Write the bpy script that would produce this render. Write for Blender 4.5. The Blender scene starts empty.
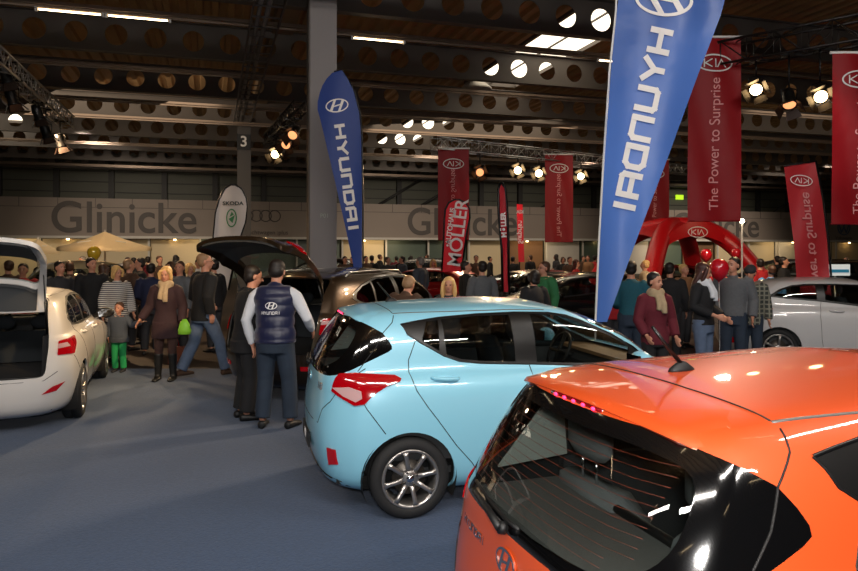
import bpy, bmesh, math, random
from mathutils import Vector, Matrix
from mathutils.bvhtree import BVHTree
from math import sin, cos, pi, radians as R, atan2, hypot

S = bpy.context.scene
COL = S.collection
random.seed(7)

# ------------------------------------------------------------------ camera, world, exposure, key lights
F = 700.0; HZ = 251.0; CH = 1.923          # focal length in px, horizon row, camera height
cd = bpy.data.cameras.new('camera'); cam = bpy.data.objects.new('camera', cd); COL.objects.link(cam)
cam.location = (0, 0, CH); cam.rotation_euler = (pi/2, 0, 0)
cd.sensor_width = 36; cd.lens = 36*F/858; cd.shift_y = -(285.5-HZ)/858; cd.clip_start = .05; cd.clip_end = 300
S.camera = cam
S.view_settings.view_transform = 'Standard'; S.view_settings.look = 'None'
S.view_settings.gamma = 1; S.view_settings.use_curve_mapping = False
S.view_settings.exposure = 0.15
S.cycles.use_denoising = True
S.cycles.max_bounces = 8; S.cycles.transparent_max_bounces = 24
S.cycles.sample_clamp_indirect = 4
S.cycles.caustics_reflective = False; S.cycles.caustics_refractive = False
w = bpy.data.worlds.new('world'); S.world = w; w.use_nodes = True
w.node_tree.nodes['Background'].inputs[0].default_value = (.9, .75, .6, 1)
w.node_tree.nodes['Background'].inputs[1].default_value = .20

def light(name, kind, loc, target, energy, color=(1, 1, 1), size=1, spot=60, blend=.6):
    l = bpy.data.lights.new(name, kind); l.energy = energy; l.color = color
    if kind == 'AREA': l.shape = 'SQUARE'; l.size = size
    else: l.shadow_soft_size = size
    if kind == 'SPOT': l.spot_size = R(spot); l.spot_blend = blend
    o = bpy.data.objects.new(name, l); COL.objects.link(o); o.location = loc
    d = Vector(target)-Vector(loc); o.rotation_euler = d.to_track_quat('-Z', 'Y').to_euler()
    return o
# flash on the photographer's camera (stands at the camera, as in the photograph)
light('camera_flash', 'SPOT', (.0, -.12, 2.12), (.1, 6, 1.4), 330, (1, .97, .93), .10, 110, .5)
# unseen strip lights added above and behind the camera to light the cars
for (x, y, e) in ((4.5, -3.2, 230), (1.0, -2.2, 230), (-2.8, -3.0, 170), (-6.5, -1.0, 120), (6.5, 3.5, 150)):
    o = light('hall_fill', 'AREA', (x, y, 7.3), (x*.3, 6.5, .4), e, (1, .94, .87), 3.2); o.data.shape = 'RECTANGLE'; o.data.size_y = .22
# warm show lights hanging on the trusses, and added spots as marked
WARM = (1, .66, .36)
light('show_or_fill_spot', 'SPOT', (4.6, 12.0, 4.7), (-2.2, 7.6, .5), 800, (1, .8, .6), .12, 60)
light('show_or_fill_spot', 'SPOT', (-3.0, 15.0, 4.7), (-4.2, 9.4, 1.1), 1300, (1, .70, .38), .12, 24)
light('show_or_fill_spot', 'SPOT', (1.4, 3.2, 6.6), (-4.2, 9.2, 1.0), 3600, (1, .68, .34), .15, 21, .9)  # unseen narrow spot on no truss, aimed to warm the white car's side
light('show_or_fill_spot', 'SPOT', (5.95, 12.2, 4.5), (2.0, 9.0, .8), 600, WARM, .12, 50)
light('show_or_fill_spot', 'SPOT', (4.9, 11.6, 4.7), (.9, 3.0, 1.0), 500, (1, .8, .6), .12, 55)
light('show_or_fill_spot', 'SPOT', (-7.6, 15.5, 4.8), (-4.5, 13, .5), 500, WARM, .12, 90)
light('show_or_fill_spot', 'SPOT', (-9.6, 17.5, 5.0), (-8, 22, .5), 700, WARM, .12, 75)
light('show_or_fill_spot', 'SPOT', (-7.4, 16.0, 4.6), (-9.5, 22, 2.6), 900, (1, .76, .5), .12, 60)  # extra spot added to brighten the cream parasol
light('show_or_fill_spot', 'SPOT', (1.9, 21.9, 4.4), (-1, 16, 1), 700, WARM, .12, 100)
light('show_or_fill_spot', 'SPOT', (2.6, 23.0, 4.9), (5, 18, 1), 700, WARM, .12, 100)
light('show_or_fill_spot', 'SPOT', (6.6, 13.1, 4.7), (8.0, 19, 1), 900, (1, .75, .5), .12, 100)
# unseen spots added to brighten the parapet and far wall
for x, y, e in ((-16, 32, 2600), (1, 37, 2800), (26, 45, 6000), (10, 42, 1800)): light('hall_fill', 'SPOT', (x, y, 7.0), (x-2.6, y+13, 2.6), e, (1, .84, .68), .6, 62, 1)
light('show_or_fill_spot', 'SPOT', (4.4, 8.2, 5.6), (7.1, 13.2, 2.6), 300, (1, .9, .84), .12, 26)  # unseen spot added to lighten the light red beach flag
# distant hall light: soft light from the rows of ceiling lamps further down the hall
light('hall_fill', 'AREA', (2, 30, 7.2), (2, 32, 0), 380, (1, .8, .58), 9)
light('hall_fill', 'AREA', (-12, 26, 7.2), (-10, 34, 0), 330, (1, .8, .58), 9)
light('hall_fill', 'AREA', (18, 26, 7.2), (18, 34, 0), 330, (1, .82, .62), 9)

def at(px, py, Y):
    """point at distance Y in front of the camera seen at pixel (px, py)"""
    return Vector(((px-429)/F*Y, Y, CH-(py-HZ)/F*Y))

# ------------------------------------------------------------------ materials
def srgb(c):
    return tuple(((x/255)/12.92 if x/255 <= .04045 else ((x/255+.055)/1.055)**2.4) for x in c)
MATS = {}
def mat(name, rgb, rough=.5, metal=0, coat=0, emit=0, emitrgb=None, noise=0, nscale=20, bump=0, spec=.5, trans=0, sheen=0):
    if name in MATS: return MATS[name]
    m = bpy.data.materials.new(name); m.use_nodes = True; MATS[name] = m
    nt = m.node_tree; b = nt.nodes['Principled BSDF']; c = srgb(rgb)
    b.inputs['Base Color'].default_value = (*c, 1); b.inputs['Roughness'].default_value = rough
    b.inputs['Metallic'].default_value = metal; b.inputs['Coat Weight'].default_value = coat
    b.inputs['Coat Roughness'].default_value = .04
    b.inputs['Specular IOR Level'].default_value = spec
    b.inputs['Sheen Weight'].default_value = sheen
    if emit:
        b.inputs['Emission Color'].default_value = (*srgb(emitrgb or rgb), 1); b.inputs['Emission Strength'].default_value = emit
    if noise or bump:
        tc = nt.nodes.new('ShaderNodeTexCoord'); n = nt.nodes.new('ShaderNodeTexNoise'); n.inputs['Scale'].default_value = nscale
        n.inputs['Detail'].default_value = 4
        nt.links.new(tc.outputs['Object'], n.inputs['Vector'])
        if noise:
            mx = nt.nodes.new('ShaderNodeMix'); mx.data_type = 'RGBA'
            mx.inputs[6].default_value = (*[x*(1-noise) for x in c], 1); mx.inputs[7].default_value = (*[min(1, x*(1+noise)) for x in c], 1)
            nt.links.new(n.outputs[0], mx.inputs[0]); nt.links.new(mx.outputs[2], b.inputs['Base Color'])
        if bump:
            bp = nt.nodes.new('ShaderNodeBump'); bp.inputs['Strength'].default_value = bump; bp.inputs['Distance'].default_value = .01
            nt.links.new(n.outputs[0], bp.inputs['Height']); nt.links.new(bp.outputs[0], b.inputs['Normal'])
    return m
def glass(name, tint=(.6, .62, .62), refl=1.0):
    if name in MATS: return MATS[name]
    m = bpy.data.materials.new(name); m.use_nodes = True; MATS[name] = m; nt = m.node_tree; nt.nodes.clear()
    o = nt.nodes.new('ShaderNodeOutputMaterial'); t = nt.nodes.new('ShaderNodeBsdfTransparent'); t.inputs[0].default_value = (*tint, 1)
    g = nt.nodes.new('ShaderNodeBsdfGlossy'); g.inputs['Roughness'].default_value = .01; g.inputs[0].default_value = (refl, refl, refl, 1)
    f = nt.nodes.new('ShaderNodeFresnel'); f.inputs[0].default_value = 1.6; mx = nt.nodes.new('ShaderNodeMixShader')
    ge = nt.nodes.new('ShaderNodeNewGeometry'); mu = nt.nodes.new('ShaderNodeMath'); mu.operation = 'SUBTRACT'; mu.use_clamp = True   # reflect on the outer face only
    nt.links.new(f.outputs[0], mu.inputs[0]); nt.links.new(ge.outputs['Backfacing'], mu.inputs[1]); nt.links.new(mu.outputs[0], mx.inputs[0]); nt.links.new(t.outputs[0], mx.inputs[1]); nt.links.new(g.outputs[0], mx.inputs[2]); nt.links.new(mx.outputs[0], o.inputs[0])
    return m
def fabric(name, rgb, rough=.6, through=.35):
    """thin flag cloth: light shines through it"""
    if name in MATS: return MATS[name]
    m = mat(name, rgb, rough); nt = m.node_tree; b = nt.nodes['Principled BSDF']; o = nt.nodes['Material Output']
    t = nt.nodes.new('ShaderNodeBsdfTranslucent'); t.inputs[0].default_value = (*srgb(rgb), 1)
    mx = nt.nodes.new('ShaderNodeMixShader'); mx.inputs[0].default_value = through
    nt.links.new(b.outputs[0], mx.inputs[1]); nt.links.new(t.outputs[0], mx.inputs[2]); nt.links.new(mx.outputs[0], o.inputs[0])
    n = nt.nodes.new('ShaderNodeTexNoise'); n.inputs['Scale'].default_value = 3; tc = nt.nodes.new('ShaderNodeTexCoord')
    bp = nt.nodes.new('ShaderNodeBump'); bp.inputs['Strength'].default_value = .5; bp.inputs['Distance'].default_value = .03
    nt.links.new(tc.outputs['Object'], n.inputs['Vector']); nt.links.new(n.outputs[0], bp.inputs['Height']); nt.links.new(bp.outputs[0], b.inputs['Normal'])
    return m

# ------------------------------------------------------------------ object helpers
def link(o, parent=None):
    COL.objects.link(o)
    if parent is not None: o.parent = parent
    return o
def thing(name, label, cat, loc=(0, 0, 0), rz=0, group=None):
    o = bpy.data.objects.new(name, None); COL.objects.link(o); o.location = loc; o.rotation_euler = (0, 0, rz)
    o.empty_display_size = .2
    o['label'] = label; o['category'] = cat
    if group: o['group'] = group
    return o
def tag(o, label, cat, group=None):
    o['label'] = label; o['category'] = cat
    if group: o['group'] = group
    return o
def kind(o, k='structure'):
    o['kind'] = k; return o
def kids(o): return [c for c in COL.objects if c.parent == o]
def index_kids():
    d = {}
    for c in COL.objects:
        if c.parent: d.setdefault(c.parent.name, []).append(c)
    return d
def copy_tree(o, d, parent=None, swap=None):
    c = o.copy(); COL.objects.link(c)
    if parent is not None:
        c.parent = parent; c.matrix_parent_inverse = o.matrix_parent_inverse.copy()
    if swap and c.type == 'MESH':
        for i, s in enumerate(c.material_slots):
            mm = s.material
            if mm and mm.name in swap:
                s.link = 'OBJECT'; s.material = swap[mm.name]
    for k in d.get(o.name, []): copy_tree(k, d, c, swap)
    return c

class MB:
    """collects shapes into one mesh"""
    def __init__(s): s.bm = bmesh.new(); s.mi = 0
    def _new(s, vs, fs, smooth=False):
        v = [s.bm.verts.new(p) for p in vs]; out = []
        for f in fs:
            try: q = s.bm.faces.new([v[i] for i in f]); q.material_index = s.mi; q.smooth = smooth; out.append(q)
            except ValueError: pass
        return out
    def box(s, c, size, rz=0, M=None):
        c = Vector(c); hx, hy, hz = [x/2 for x in size]
        ps = [Vector((x*hx, y*hy, z*hz)) for x in (-1, 1) for y in (-1, 1) for z in (-1, 1)]
        m = M if M is not None else Matrix.Rotation(rz, 3, 'Z')
        ps = [m @ p + c for p in ps]
        s._new(ps, [(0, 1, 3, 2), (4, 6, 7, 5), (0, 4, 5, 1), (2, 3, 7, 6), (0, 2, 6, 4), (1, 5, 7, 3)]); return s
    def tube(s, pts, r, seg=8, caps=True, smooth=True, sq=None):
        """tube through pts; r number or list; sq=(a,b) elliptical scale of side/up axes"""
        pts = [Vector(p) for p in pts]; n = len(pts); rs = r if isinstance(r, (list, tuple)) else [r]*n
        up = Vector((0, 0, 1)); vs = []; prev = None
        for i, p in enumerate(pts):
            d = (pts[min(i+1, n-1)]-pts[max(i-1, 0)])
            if d.length < 1e-9: d = Vector((0, 0, 1))
            d.normalize()
            if prev is None:
                a = d.cross(up)
                if a.length < .05: a = d.cross(Vector((0, 1, 0)))
            else: a = prev - d*prev.dot(d)
            a.normalize(); b = a.cross(d); prev = a
            ri = rs[i]; ra, rb = (ri if isinstance(ri, (list, tuple)) else (ri, ri))
            for k in range(seg):
                t = 2*pi*k/seg; vs.append(p+a*cos(t)*ra+b*sin(t)*rb)
        fs = [(i*seg+k, i*seg+(k+1) % seg, (i+1)*seg+(k+1) % seg, (i+1)*seg+k) for i in range(n-1) for k in range(seg)]
        if caps: fs += [tuple(reversed(range(seg))), tuple(range((n-1)*seg, n*seg))]
        s._new(vs, fs, smooth); return s
    def loft(s, rings, caps=True, smooth=True):
        m = len(rings[0]); vs = [Vector(p) for r_ in rings for p in r_]
        fs = [(i*m+k, i*m+(k+1) % m, (i+1)*m+(k+1) % m, (i+1)*m+k) for i in range(len(rings)-1) for k in range(m)]
        if caps: fs += [tuple(reversed(range(m))), tuple(range((len(rings)-1)*m, len(rings)*m))]
        s._new(vs, fs, smooth); return s
    def lathe(s, prof, seg=24, axis='Z', c=(0, 0, 0), M=None, smooth=True):
        c = Vector(c); vs = []
        for (r_, h) in prof:
            for k in range(seg):
                t = 2*pi*k/seg
                p = Vector((r_*cos(t), r_*sin(t), h))
                if axis == 'Y': p = Vector((p.x, -p.z if False else h, p.y))
                if axis == 'X': p = Vector((h, p.x, p.y))
                if M is not None: p = M @ p
                vs.append(p+c)
        n = len(prof)
        fs = [(i*seg+k, i*seg+(k+1) % seg, (i+1)*seg+(k+1) % seg, (i+1)*seg+k) for i in range(n-1) for k in range(seg)]
        closed = prof[0] == prof[-1]
        if prof[0][0] > 1e-6 and not closed: fs.append(tuple(reversed(range(seg))))
        if prof[-1][0] > 1e-6 and not closed: fs.append(tuple(range((n-1)*seg, n*seg)))
        s._new(vs, fs, smooth); return s
    def ball(s, c, r, seg=16, rings=10):
        rr = r if isinstance(r, (list, tuple)) else (r, r, r); c = Vector(c); vs = []
        for i in range(rings+1):
            a = pi*i/rings
            for k in range(seg):
                t = 2*pi*k/seg; vs.append(c+Vector((rr[0]*sin(a)*cos(t), rr[1]*sin(a)*sin(t), rr[2]*cos(a))))
        fs = [(i*seg+k, (i+1)*seg+k, (i+1)*seg+(k+1) % seg, i*seg+(k+1) % seg) for i in range(rings) for k in range(seg)]
        s._new(vs, fs, True); return s
    def prism(s, poly, fn, a, b):
        """poly of 2D points; fn(u,v,h) -> 3D; from depth a to b"""
        n = len(poly); vs = [Vector(fn(u, v, a)) for u, v in poly]+[Vector(fn(u, v, b)) for u, v in poly]
        fs = [tuple(reversed(range(n))), tuple(range(n, 2*n))]+[(i, (i+1) % n, n+(i+1) % n, n+i) for i in range(n)]
        s._new(vs, fs); return s
    def sheet(s, fn, nu, nv, smooth=True):
        vs = [Vector(fn(i/nu, j/nv)) for i in range(nu+1) for j in range(nv+1)]
        fs = [(i*(nv+1)+j, (i+1)*(nv+1)+j, (i+1)*(nv+1)+j+1, i*(nv+1)+j+1) for i in range(nu) for j in range(nv)]
        s._new(vs, fs, smooth); return s
    def build(s, name, mats, parent=None, fix=True, weld=True):
        if weld: bmesh.ops.remove_doubles(s.bm, verts=s.bm.verts[:], dist=1e-5)
        bmesh.ops.dissolve_degenerate(s.bm, dist=1e-6, edges=s.bm.edges[:])
        if fix: bmesh.ops.recalc_face_normals(s.bm, faces=s.bm.faces[:])
        me = bpy.data.meshes.new(name); s.bm.to_mesh(me); s.bm.free()
        for m in (mats if isinstance(mats, (list, tuple)) else [mats]): me.materials.append(m)
        return link(bpy.data.objects.new(name, me), parent)

def bake(o):
    """apply the modifiers of o into its mesh"""
    dg = bpy.context.evaluated_depsgraph_get(); dg.update()
    me = bpy.data.meshes.new_from_object(o.evaluated_get(dg)); old = o.data
    o.modifiers.clear(); o.data = me; me.name = o.name
    if old.users == 0: bpy.data.meshes.remove(old)
    return o
def free_obj(o):
    me = o.data; bpy.data.objects.remove(o)
    if me and me.users == 0: bpy.data.meshes.remove(me)
def boolean(base, cutter, op, name=None, copy=True, mats=None, parent=None):
    o = base
    if copy:
        o = base.copy(); o.data = base.data.copy(); COL.objects.link(o); o.name = name or base.name
    m = o.modifiers.new('b', 'BOOLEAN'); m.object = cutter; m.operation = op; m.solver = 'EXACT'
    bake(o)
    if mats is not None:
        o.data.materials.clear(); o.data.materials.append(mats)
        for p in o.data.polygons: p.material_index = 0
    if parent is not None: o.parent = parent
    return o
def smooth_by_angle(me, ang=35):
    bm = bmesh.new(); bm.from_mesh(me)
    for f in bm.faces: f.smooth = True
    for e in bm.edges:
        e.smooth = not (len(e.link_faces) != 2 or e.calc_face_angle(0) > R(ang))
    bm.to_mesh(me); bm.free()
def text_mesh(s, size, m, parent, M, name='lettering', ext=.002, bold=0, mirror=False, align='CENTER', sx=1):
    cu = bpy.data.curves.new(name, 'FONT'); cu.body = s; cu.size = size; cu.extrude = ext; cu.offset = bold
    cu.align_x = align; cu.align_y = 'CENTER'
    o = bpy.data.objects.new(name, cu); COL.objects.link(o)
    dg = bpy.context.evaluated_depsgraph_get(); dg.update()
    me = bpy.data.meshes.new_from_object(o.evaluated_get(dg)); bpy.data.objects.remove(o); bpy.data.curves.remove(cu)
    if mirror: me.transform(Matrix.Diagonal((-1, 1, 1, 1)))
    me.transform(Matrix.Diagonal((sx, 1, 1, 1))); me.transform(M)
    me.name = name; me.materials.clear(); me.materials.append(m)
    return link(bpy.data.objects.new(name, me), parent)
# stroke letters, unit box x 0..1, y 0..1
GL = {'H': [[(0, 0), (0, 1)], [(1, 0), (1, 1)], [(0, .5), (1, .5)]],
      'Y': [[(0, 1), (.5, .45)], [(1, 1), (.5, .45)], [(.5, .45), (.5, 0)]],
      'U': [[(0, 1), (0, .12), (.12, 0), (.88, 0), (1, .12), (1, 1)]],
      'N': [[(0, 0), (0, 1), (.85, 1), (1, .85), (1, 0)]],
      'D': [[(0, 0), (0, 1), (.8, 1), (1, .8), (1, .2), (.8, 0), (0, 0)]],
      'A': [[(0, 0), (0, .88), (.12, 1), (1, 1), (1, 0)], [(0, .42), (1, .42)]],
      'I': [[(.5, 0), (.5, 1)]],
      'K': [[(0, 0), (0, 1)], [(.9, 1), (.1, .5), (.9, 0)]],
      'V': [[(0, 0), (.5, 1), (1, 0)]]}
def strokes(mb, ch, fn, w=.11, h0=0, h1=.004):
    """adds the strokes of a letter; fn(u,v,h)->3D"""
    for pl in GL[ch]:
        for (a, b) in zip(pl[:-1], pl[1:]):
            a = Vector((*a,)); b = Vector((*b,)); d = (b-a); L = d.length; d /= L; n = Vector((-d.y, d.x))
            a2 = a-d*w*.8; b2 = b+d*w*.8
            q = [a2+n*w, a2-n*w, b2-n*w, b2+n*w]
            mb.prism([(p.x, p.y) for p in q], fn, h0, h1)
def ring2(mb, fn, rx, ry, t, h0=0, h1=.004, seg=40, arc=(0, 2*pi), slant=0):
    """flat elliptical ring"""
    n = seg
    for k in range(n):
        a0 = arc[0]+(arc[1]-arc[0])*k/n; a1 = arc[0]+(arc[1]-arc[0])*(k+1)/n
        q = []
        for (a, rr) in ((a0, 1), (a1, 1), (a1, 0), (a0, 0)):
            x = (rx-(0 if rr else t))*cos(a); y = (ry-(0 if rr else t))*sin(a); q.append((x+slant*y, y))
        mb.prism(q, fn, h0, h1)
def hlogo(mb, fn, s, h1=.004):
    """slanted H in an oval, half width s"""
    ring2(mb, fn, s, s*.6, s*.11, 0, h1)
    q = [(-.62, -.36), (-.40, -.47), (-.08, .50), (-.30, .47)]; mb.prism([(a*s, b*s) for a, b in q], fn, 0, h1)
    mb.prism([(-a*s, -b*s) for a, b in q], fn, 0, h1)
    mb.prism([(-.32*s, -.13*s), (.20*s, -.02*s), (.32*s, .13*s), (-.20*s, .02*s)], fn, 0, h1)
# ------------------------------------------------------------------ the hall
HU = Vector((.955, .296, 0)).normalized(); HV = Vector((-.296, .955, 0)).normalized(); HA = atan2(HU.y, HU.x)
def hall(a, b, z=0): return HU*a+HV*b+Vector((0, 0, z))
def hallM(a, b, z, rot=0): return Matrix.Translation(hall(a, b, z)) @ Matrix.Rotation(HA+rot, 4, 'Z')
M3 = Matrix.Rotation(HA, 3, 'Z')
def ray_a(px, b):
    dx = (px-429)/F; Y = b/(HV.y+HV.x*dx); return HU.x*dx*Y+HU.y*Y
m_floor = mat('hall_floor', (62, 52, 45), .55, noise=.25, nscale=2)
m_carpet = mat('blue_carpet', (48, 70, 102), .95, noise=.34, nscale=55, bump=.5, sheen=.15)
nt = m_carpet.node_tree   # fine pile plus wide worn patches
m_deck = mat('ceiling_deck', (178, 142, 98), .6, noise=.15, nscale=.8)
m_steel = mat('painted_steel', (96, 92, 92), .5, noise=.08, nscale=1)
m_beam = mat('beam_steel', (94, 87, 82), .55, noise=.1, nscale=.7)
m_wall = mat('wall_cladding', (78, 80, 70), .6, noise=.1, nscale=.5)
m_darkpost = mat('dark_post', (38, 38, 38), .6)
m_parapet = mat('parapet_board', (146, 134, 124), .7, noise=.06, nscale=.5)
m_letter = mat('parapet_letters', (88, 82, 78), .7)
m_black = mat('matt_black', (14, 14, 15), .55)
m_blackmetal = mat('black_metal', (18, 18, 19), .35, .3)
m_alu = mat('aluminium', (170, 168, 165), .3, .9)
m_chrome = mat('chrome', (215, 215, 218), .12, 1)
m_red = fabric('banner_red', (150, 8, 22), .55, .3)
m_white = mat('white_print', (225, 222, 220), .6)

mb = MB(); mb._new([hall(-60, -14, 0), hall(70, -14, 0), hall(70, 60, 0), hall(-60, 60, 0)], [(0, 1, 2, 3)])
kind(mb.build('floor', m_floor))
mb = MB(); mb.box((-3, 2.2, .004), (34, 18.4, .008))
tag(mb.build('carpet', m_carpet), 'blue carpet laid over the hall floor beneath the parked cars', 'carpet')

# corrugated ceiling deck with two openings for skylights
SKY = [(9.6, 11.8, 16.6, 26.2), (9.6, 11.8, 34, 44), (-11.2, -9.0, 30, 41)]
mb = MB(); P_ = .42; ZC = 8.55
prof = [(0, 0), (.16, 0), (.21, .12), (.37, .12), (.42, 0)]
a = -46.2
vs = []; fs = []
while a < 66:
    segs = [(-14, 60)]
    for (a0, a1, b0, b1) in SKY:
        if a0-.05 < a+P_/2 < a1+.05: 
            ns = []
            for (s0, s1) in segs:
                if b0 > s0 and b1 < s1: ns += [(s0, b0), (b1, s1)]
                else: ns.append((s0, s1))
            segs = ns
    for (s0, s1) in segs:
        k = len(vs)
        for (x, z) in prof: vs += [hall(a+x, s0, ZC+z), hall(a+x, s1, ZC+z)]
        for i in range(4): fs.append((k+2*i, k+2*i+1, k+2*i+3, k+2*i+2))
    a += P_
mb._new(vs, fs); kind(mb.build('ceiling', m_deck, fix=False))
m_sky = mat('skylight_pane', (255, 240, 214), .4, emit=2.2)
for (a0, a1, b0, b1) in SKY:
    t = thing('skylight', 'bright skylight %s' % ('above the big blue flag' if b0 < 20 else 'deep in the hall behind the blue flag by the pillar' if a0 > 0 else 'at the far left beyond the lighting truss'), 'skylight', hall((a0+a1)/2, (b0+b1)/2, ZC), HA)
    w_, l_ = (a1-a0)/2, (b1-b0)/2
    q = MB(); q.box((0, 0, .16), (2*w_, 2*l_, .02)); q.build('pane', m_sky, t)
    q = MB()
    for sx in (-1, 1): q.box((sx*w_, 0, .1), (.06, 2*l_, .16))
    for sy in (-1, 1): q.box((0, sy*l_, .1), (2*w_, .06, .16))
    for k in range(1, int(2*l_/4.6)): q.box((0, -l_+k*4.6, .12), (2*w_, .10, .06))
    q.box((0, 0, .13), (.06, 2*l_, .05))
    q.build('frame', m_beam, t)

# castellated beams
def beam(b, a0, a1, zc=7.83, hh=.475, r=.29, pitch=1.0):
    mb = MB(); n = int((a1-a0)/pitch)
    for sgn in (-1, 1):
        bb = b+sgn*.012
        for i in range(n):
            c = a0+(i+.5)*pitch; K = 24; vs = []
            for k in range(K):
                t = 2*pi*k/K; dx, dz = cos(t), sin(t)
                vs.append(hall(c+dx*r, bb, zc+dz*r))
            for k in range(K):
                t = 2*pi*k/K; dx, dz = cos(t), sin(t)
                s_ = min(pitch/2/max(abs(dx), 1e-6), hh/max(abs(dz), 1e-6)); vs.append(hall(c+dx*s_, bb, zc+dz*s_))
            # corner points
            fs = [(k, (k+1) % K, K+(k+1) % K, K+k) for k in range(K)]
            mb._new(vs, fs)
            th = atan2(hh, pitch/2)
            for (sx, sz) in ((1, 1), (-1, 1), (-1, -1), (1, -1)):
                ang = atan2(sz*hh, sx*pitch/2) % (2*pi); k = int(ang/(2*pi/K))
                mb._new([vs[K+k], vs[K+(k+1) % K], hall(c+sx*pitch/2, bb, zc+sz*hh)], [(0, 1, 2)])
    L = a1-a0; cm = (a0+a1)/2
    for z in (zc-hh, zc+hh): mb.box(hall(cm, b, z), (L, .24, .03), M=M3)
    o = mb.build('ceiling_beam', m_beam, fix=False); kind(o)
for k in range(-1, 8):
    b = 15.8+5*k
    beam(b, round(ray_a(-60, b)), round(ray_a(900, b)))
# lamp rails
m_tube = mat('lit_tube', (255, 225, 175), .4, emit=9)
m_rail = mat('rail_metal', (150, 132, 118), .35, .5)
for (b, zz) in ((9.5, 7.35), (17.2, 7.32), (22.3, 7.3), (27.3, 7.3), (30.3, 7.22), (38, 7.25), (47.5, 7.2)):
    a0, a1 = ray_a(-60, b), ray_a(900, b)
    mb = MB(); mb.box(hall((a0+a1)/2, b, zz+.05), (a1-a0, .16, .08), M=M3); mb.box(hall((a0+a1)/2, b, zz-.03), (a1-a0, .05, .05), M=M3)
    kind(mb.build('lamp_rail', m_rail))
def tube_lamp(b, zz, pa, pb, label):
    a0, a1 = (ray_a(pa, b), ray_a(pb, b)) if pa is not None else pb
    t = thing('fluorescent_lamp', label, 'lamp', hall((a0+a1)/2, b, zz-.09), HA, 'fluorescent lamps on the ceiling rails'); L = a1-a0
    q = MB(); q.tube([(-L/2+.05, 0, 0), (L/2-.05, 0, 0)], .02, 8); q.build('tube', m_tube, t)
    q = MB(); q.box((-L/2, 0, .0), (.05, .05, .1)); q.box((L/2, 0, .0), (.05, .05, .1)); q.build('end_cap', m_white, t)
tube_lamp(17.2, 7.32, 36, 103, 'lit fluorescent tube on the ceiling rail at the upper left corner')
tube_lamp(17.2, 7.32, 106, 170, 'lit fluorescent tube on the ceiling rail, second from the left')
tube_lamp(17.2, 7.32, 352, 404, 'lit fluorescent tube on the rail just right of the grey pillar')
tube_lamp(17.2, 7.32, 598, 650, 'lit fluorescent tube on the rail partly behind the big blue flag')
# lamps over the place where the photographer stands (seen as reflections in the glass)
for b, wb_ in ((-6, 'rear'), (1.5, 'middle'), (9.5, 'front')):
    for a, wa_ in ((-7, 'left'), (-1, 'centre'), (5, 'right')):
        t = thing('fluorescent_lamp', 'fluorescent lamp on the ceiling above the photographer, %s row, %s' % (wb_, wa_), 'lamp', hall(a, b, 7.26), HA, 'fluorescent lamps above the photographer')
        q = MB(); q.tube([(-.75, 0, 0), (.75, 0, 0)], .02, 8); q.build('tube', m_tube, t)
        q = MB(); q.box((0, 0, .05), (1.6, .1, .05)); q.build('housing', m_white, t)
# cable tray and duct running down the hall
mb = MB()
for a in (.85, 1.5): mb.box(hall(a, 19.8, 7.22), (.04, 19.6, .09), M=M3)
b = 10.2
while b < 29.5: mb.box(hall(1.175, b, 7.2), (.65, .05, .03), M=M3); b += .75
mb.tube([hall(1.0, 10, 7.26), hall(1.0, 29.6, 7.26)], .05); mb.tube([hall(1.18, 10, 7.26), hall(1.18, 29.6, 7.26)], .06)
tag(mb.build('cable_tray', m_steel), 'ladder shaped cable tray running away under the ceiling beams left of the pillar', 'cable tray')
mb = MB(); mb.box(hall(1.95, 28, 8.42), (.6, 38, .35), M=M3)
kind(mb.build('ceiling_duct', mat('duct', (140, 118, 92), .6)))
# round extractor hanging below a beam
mb = MB(); c = at(476, 92, 27.5); mb.lathe([(.28, 1.3), (.28, .5), (.3, .4), (.62, .15), (.62, .08), (.0, .05)], 20, c=c)
mb.box(c+Vector((.4, 0, 1.1)), (1.5, .6, .9), M=M3)
tag(mb.build('ceiling_vent', mat('vent_grey', (150, 146, 140), .5)), 'grey round ventilation outlet hanging below the ceiling beams', 'vent')

# grey pillar beside the blue flag
t = thing('pillar', 'wide grey concrete pillar behind the slim blue feather flag', 'pillar', (-2.335, 15.3, 0), HA)
t['kind'] = 'structure'
q = MB(); q.box((0, 0, 4.25), (.57, .42, 8.5)); q.build('shaft', mat('pillar_grey', (142, 136, 136), .6, noise=.05, nscale=2), t)
q = MB(); q.box((-.30, 0, 4.25), (.03, .36, 8.5)); q.build('edge_strip', m_beam, t)
text_mesh('P01', .13, mat('faded_mark', (165, 172, 160), .7), t, Matrix.Translation((.02, -.213, 2.68)) @ Matrix.Rotation(pi/2, 4, 'X'), 'lettering')
del t['category'], t['label']
t = thing('column', 'dark steel column with a number 3 sign high on it', 'column', hall(ray_a(244, 30.6), 30.6), HA); t['kind'] = 'structure'
q = MB(); q.box((0, 0, 3.8), (.55, .4, 7.6)); q.build('shaft', mat('column_dark', (70, 66, 64), .6), t)
q = MB(); q.box((-.02, -.23, 6.5), (.55, .04, .65)); sg = q.build('number_sign', m_black, t)
text_mesh('3', .62, m_white, sg, Matrix.Translation((-.02, -.26, 6.5)) @ Matrix.Rotation(pi/2, 4, 'X'), 'digit', bold=.01)
del t['category'], t['label']

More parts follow.
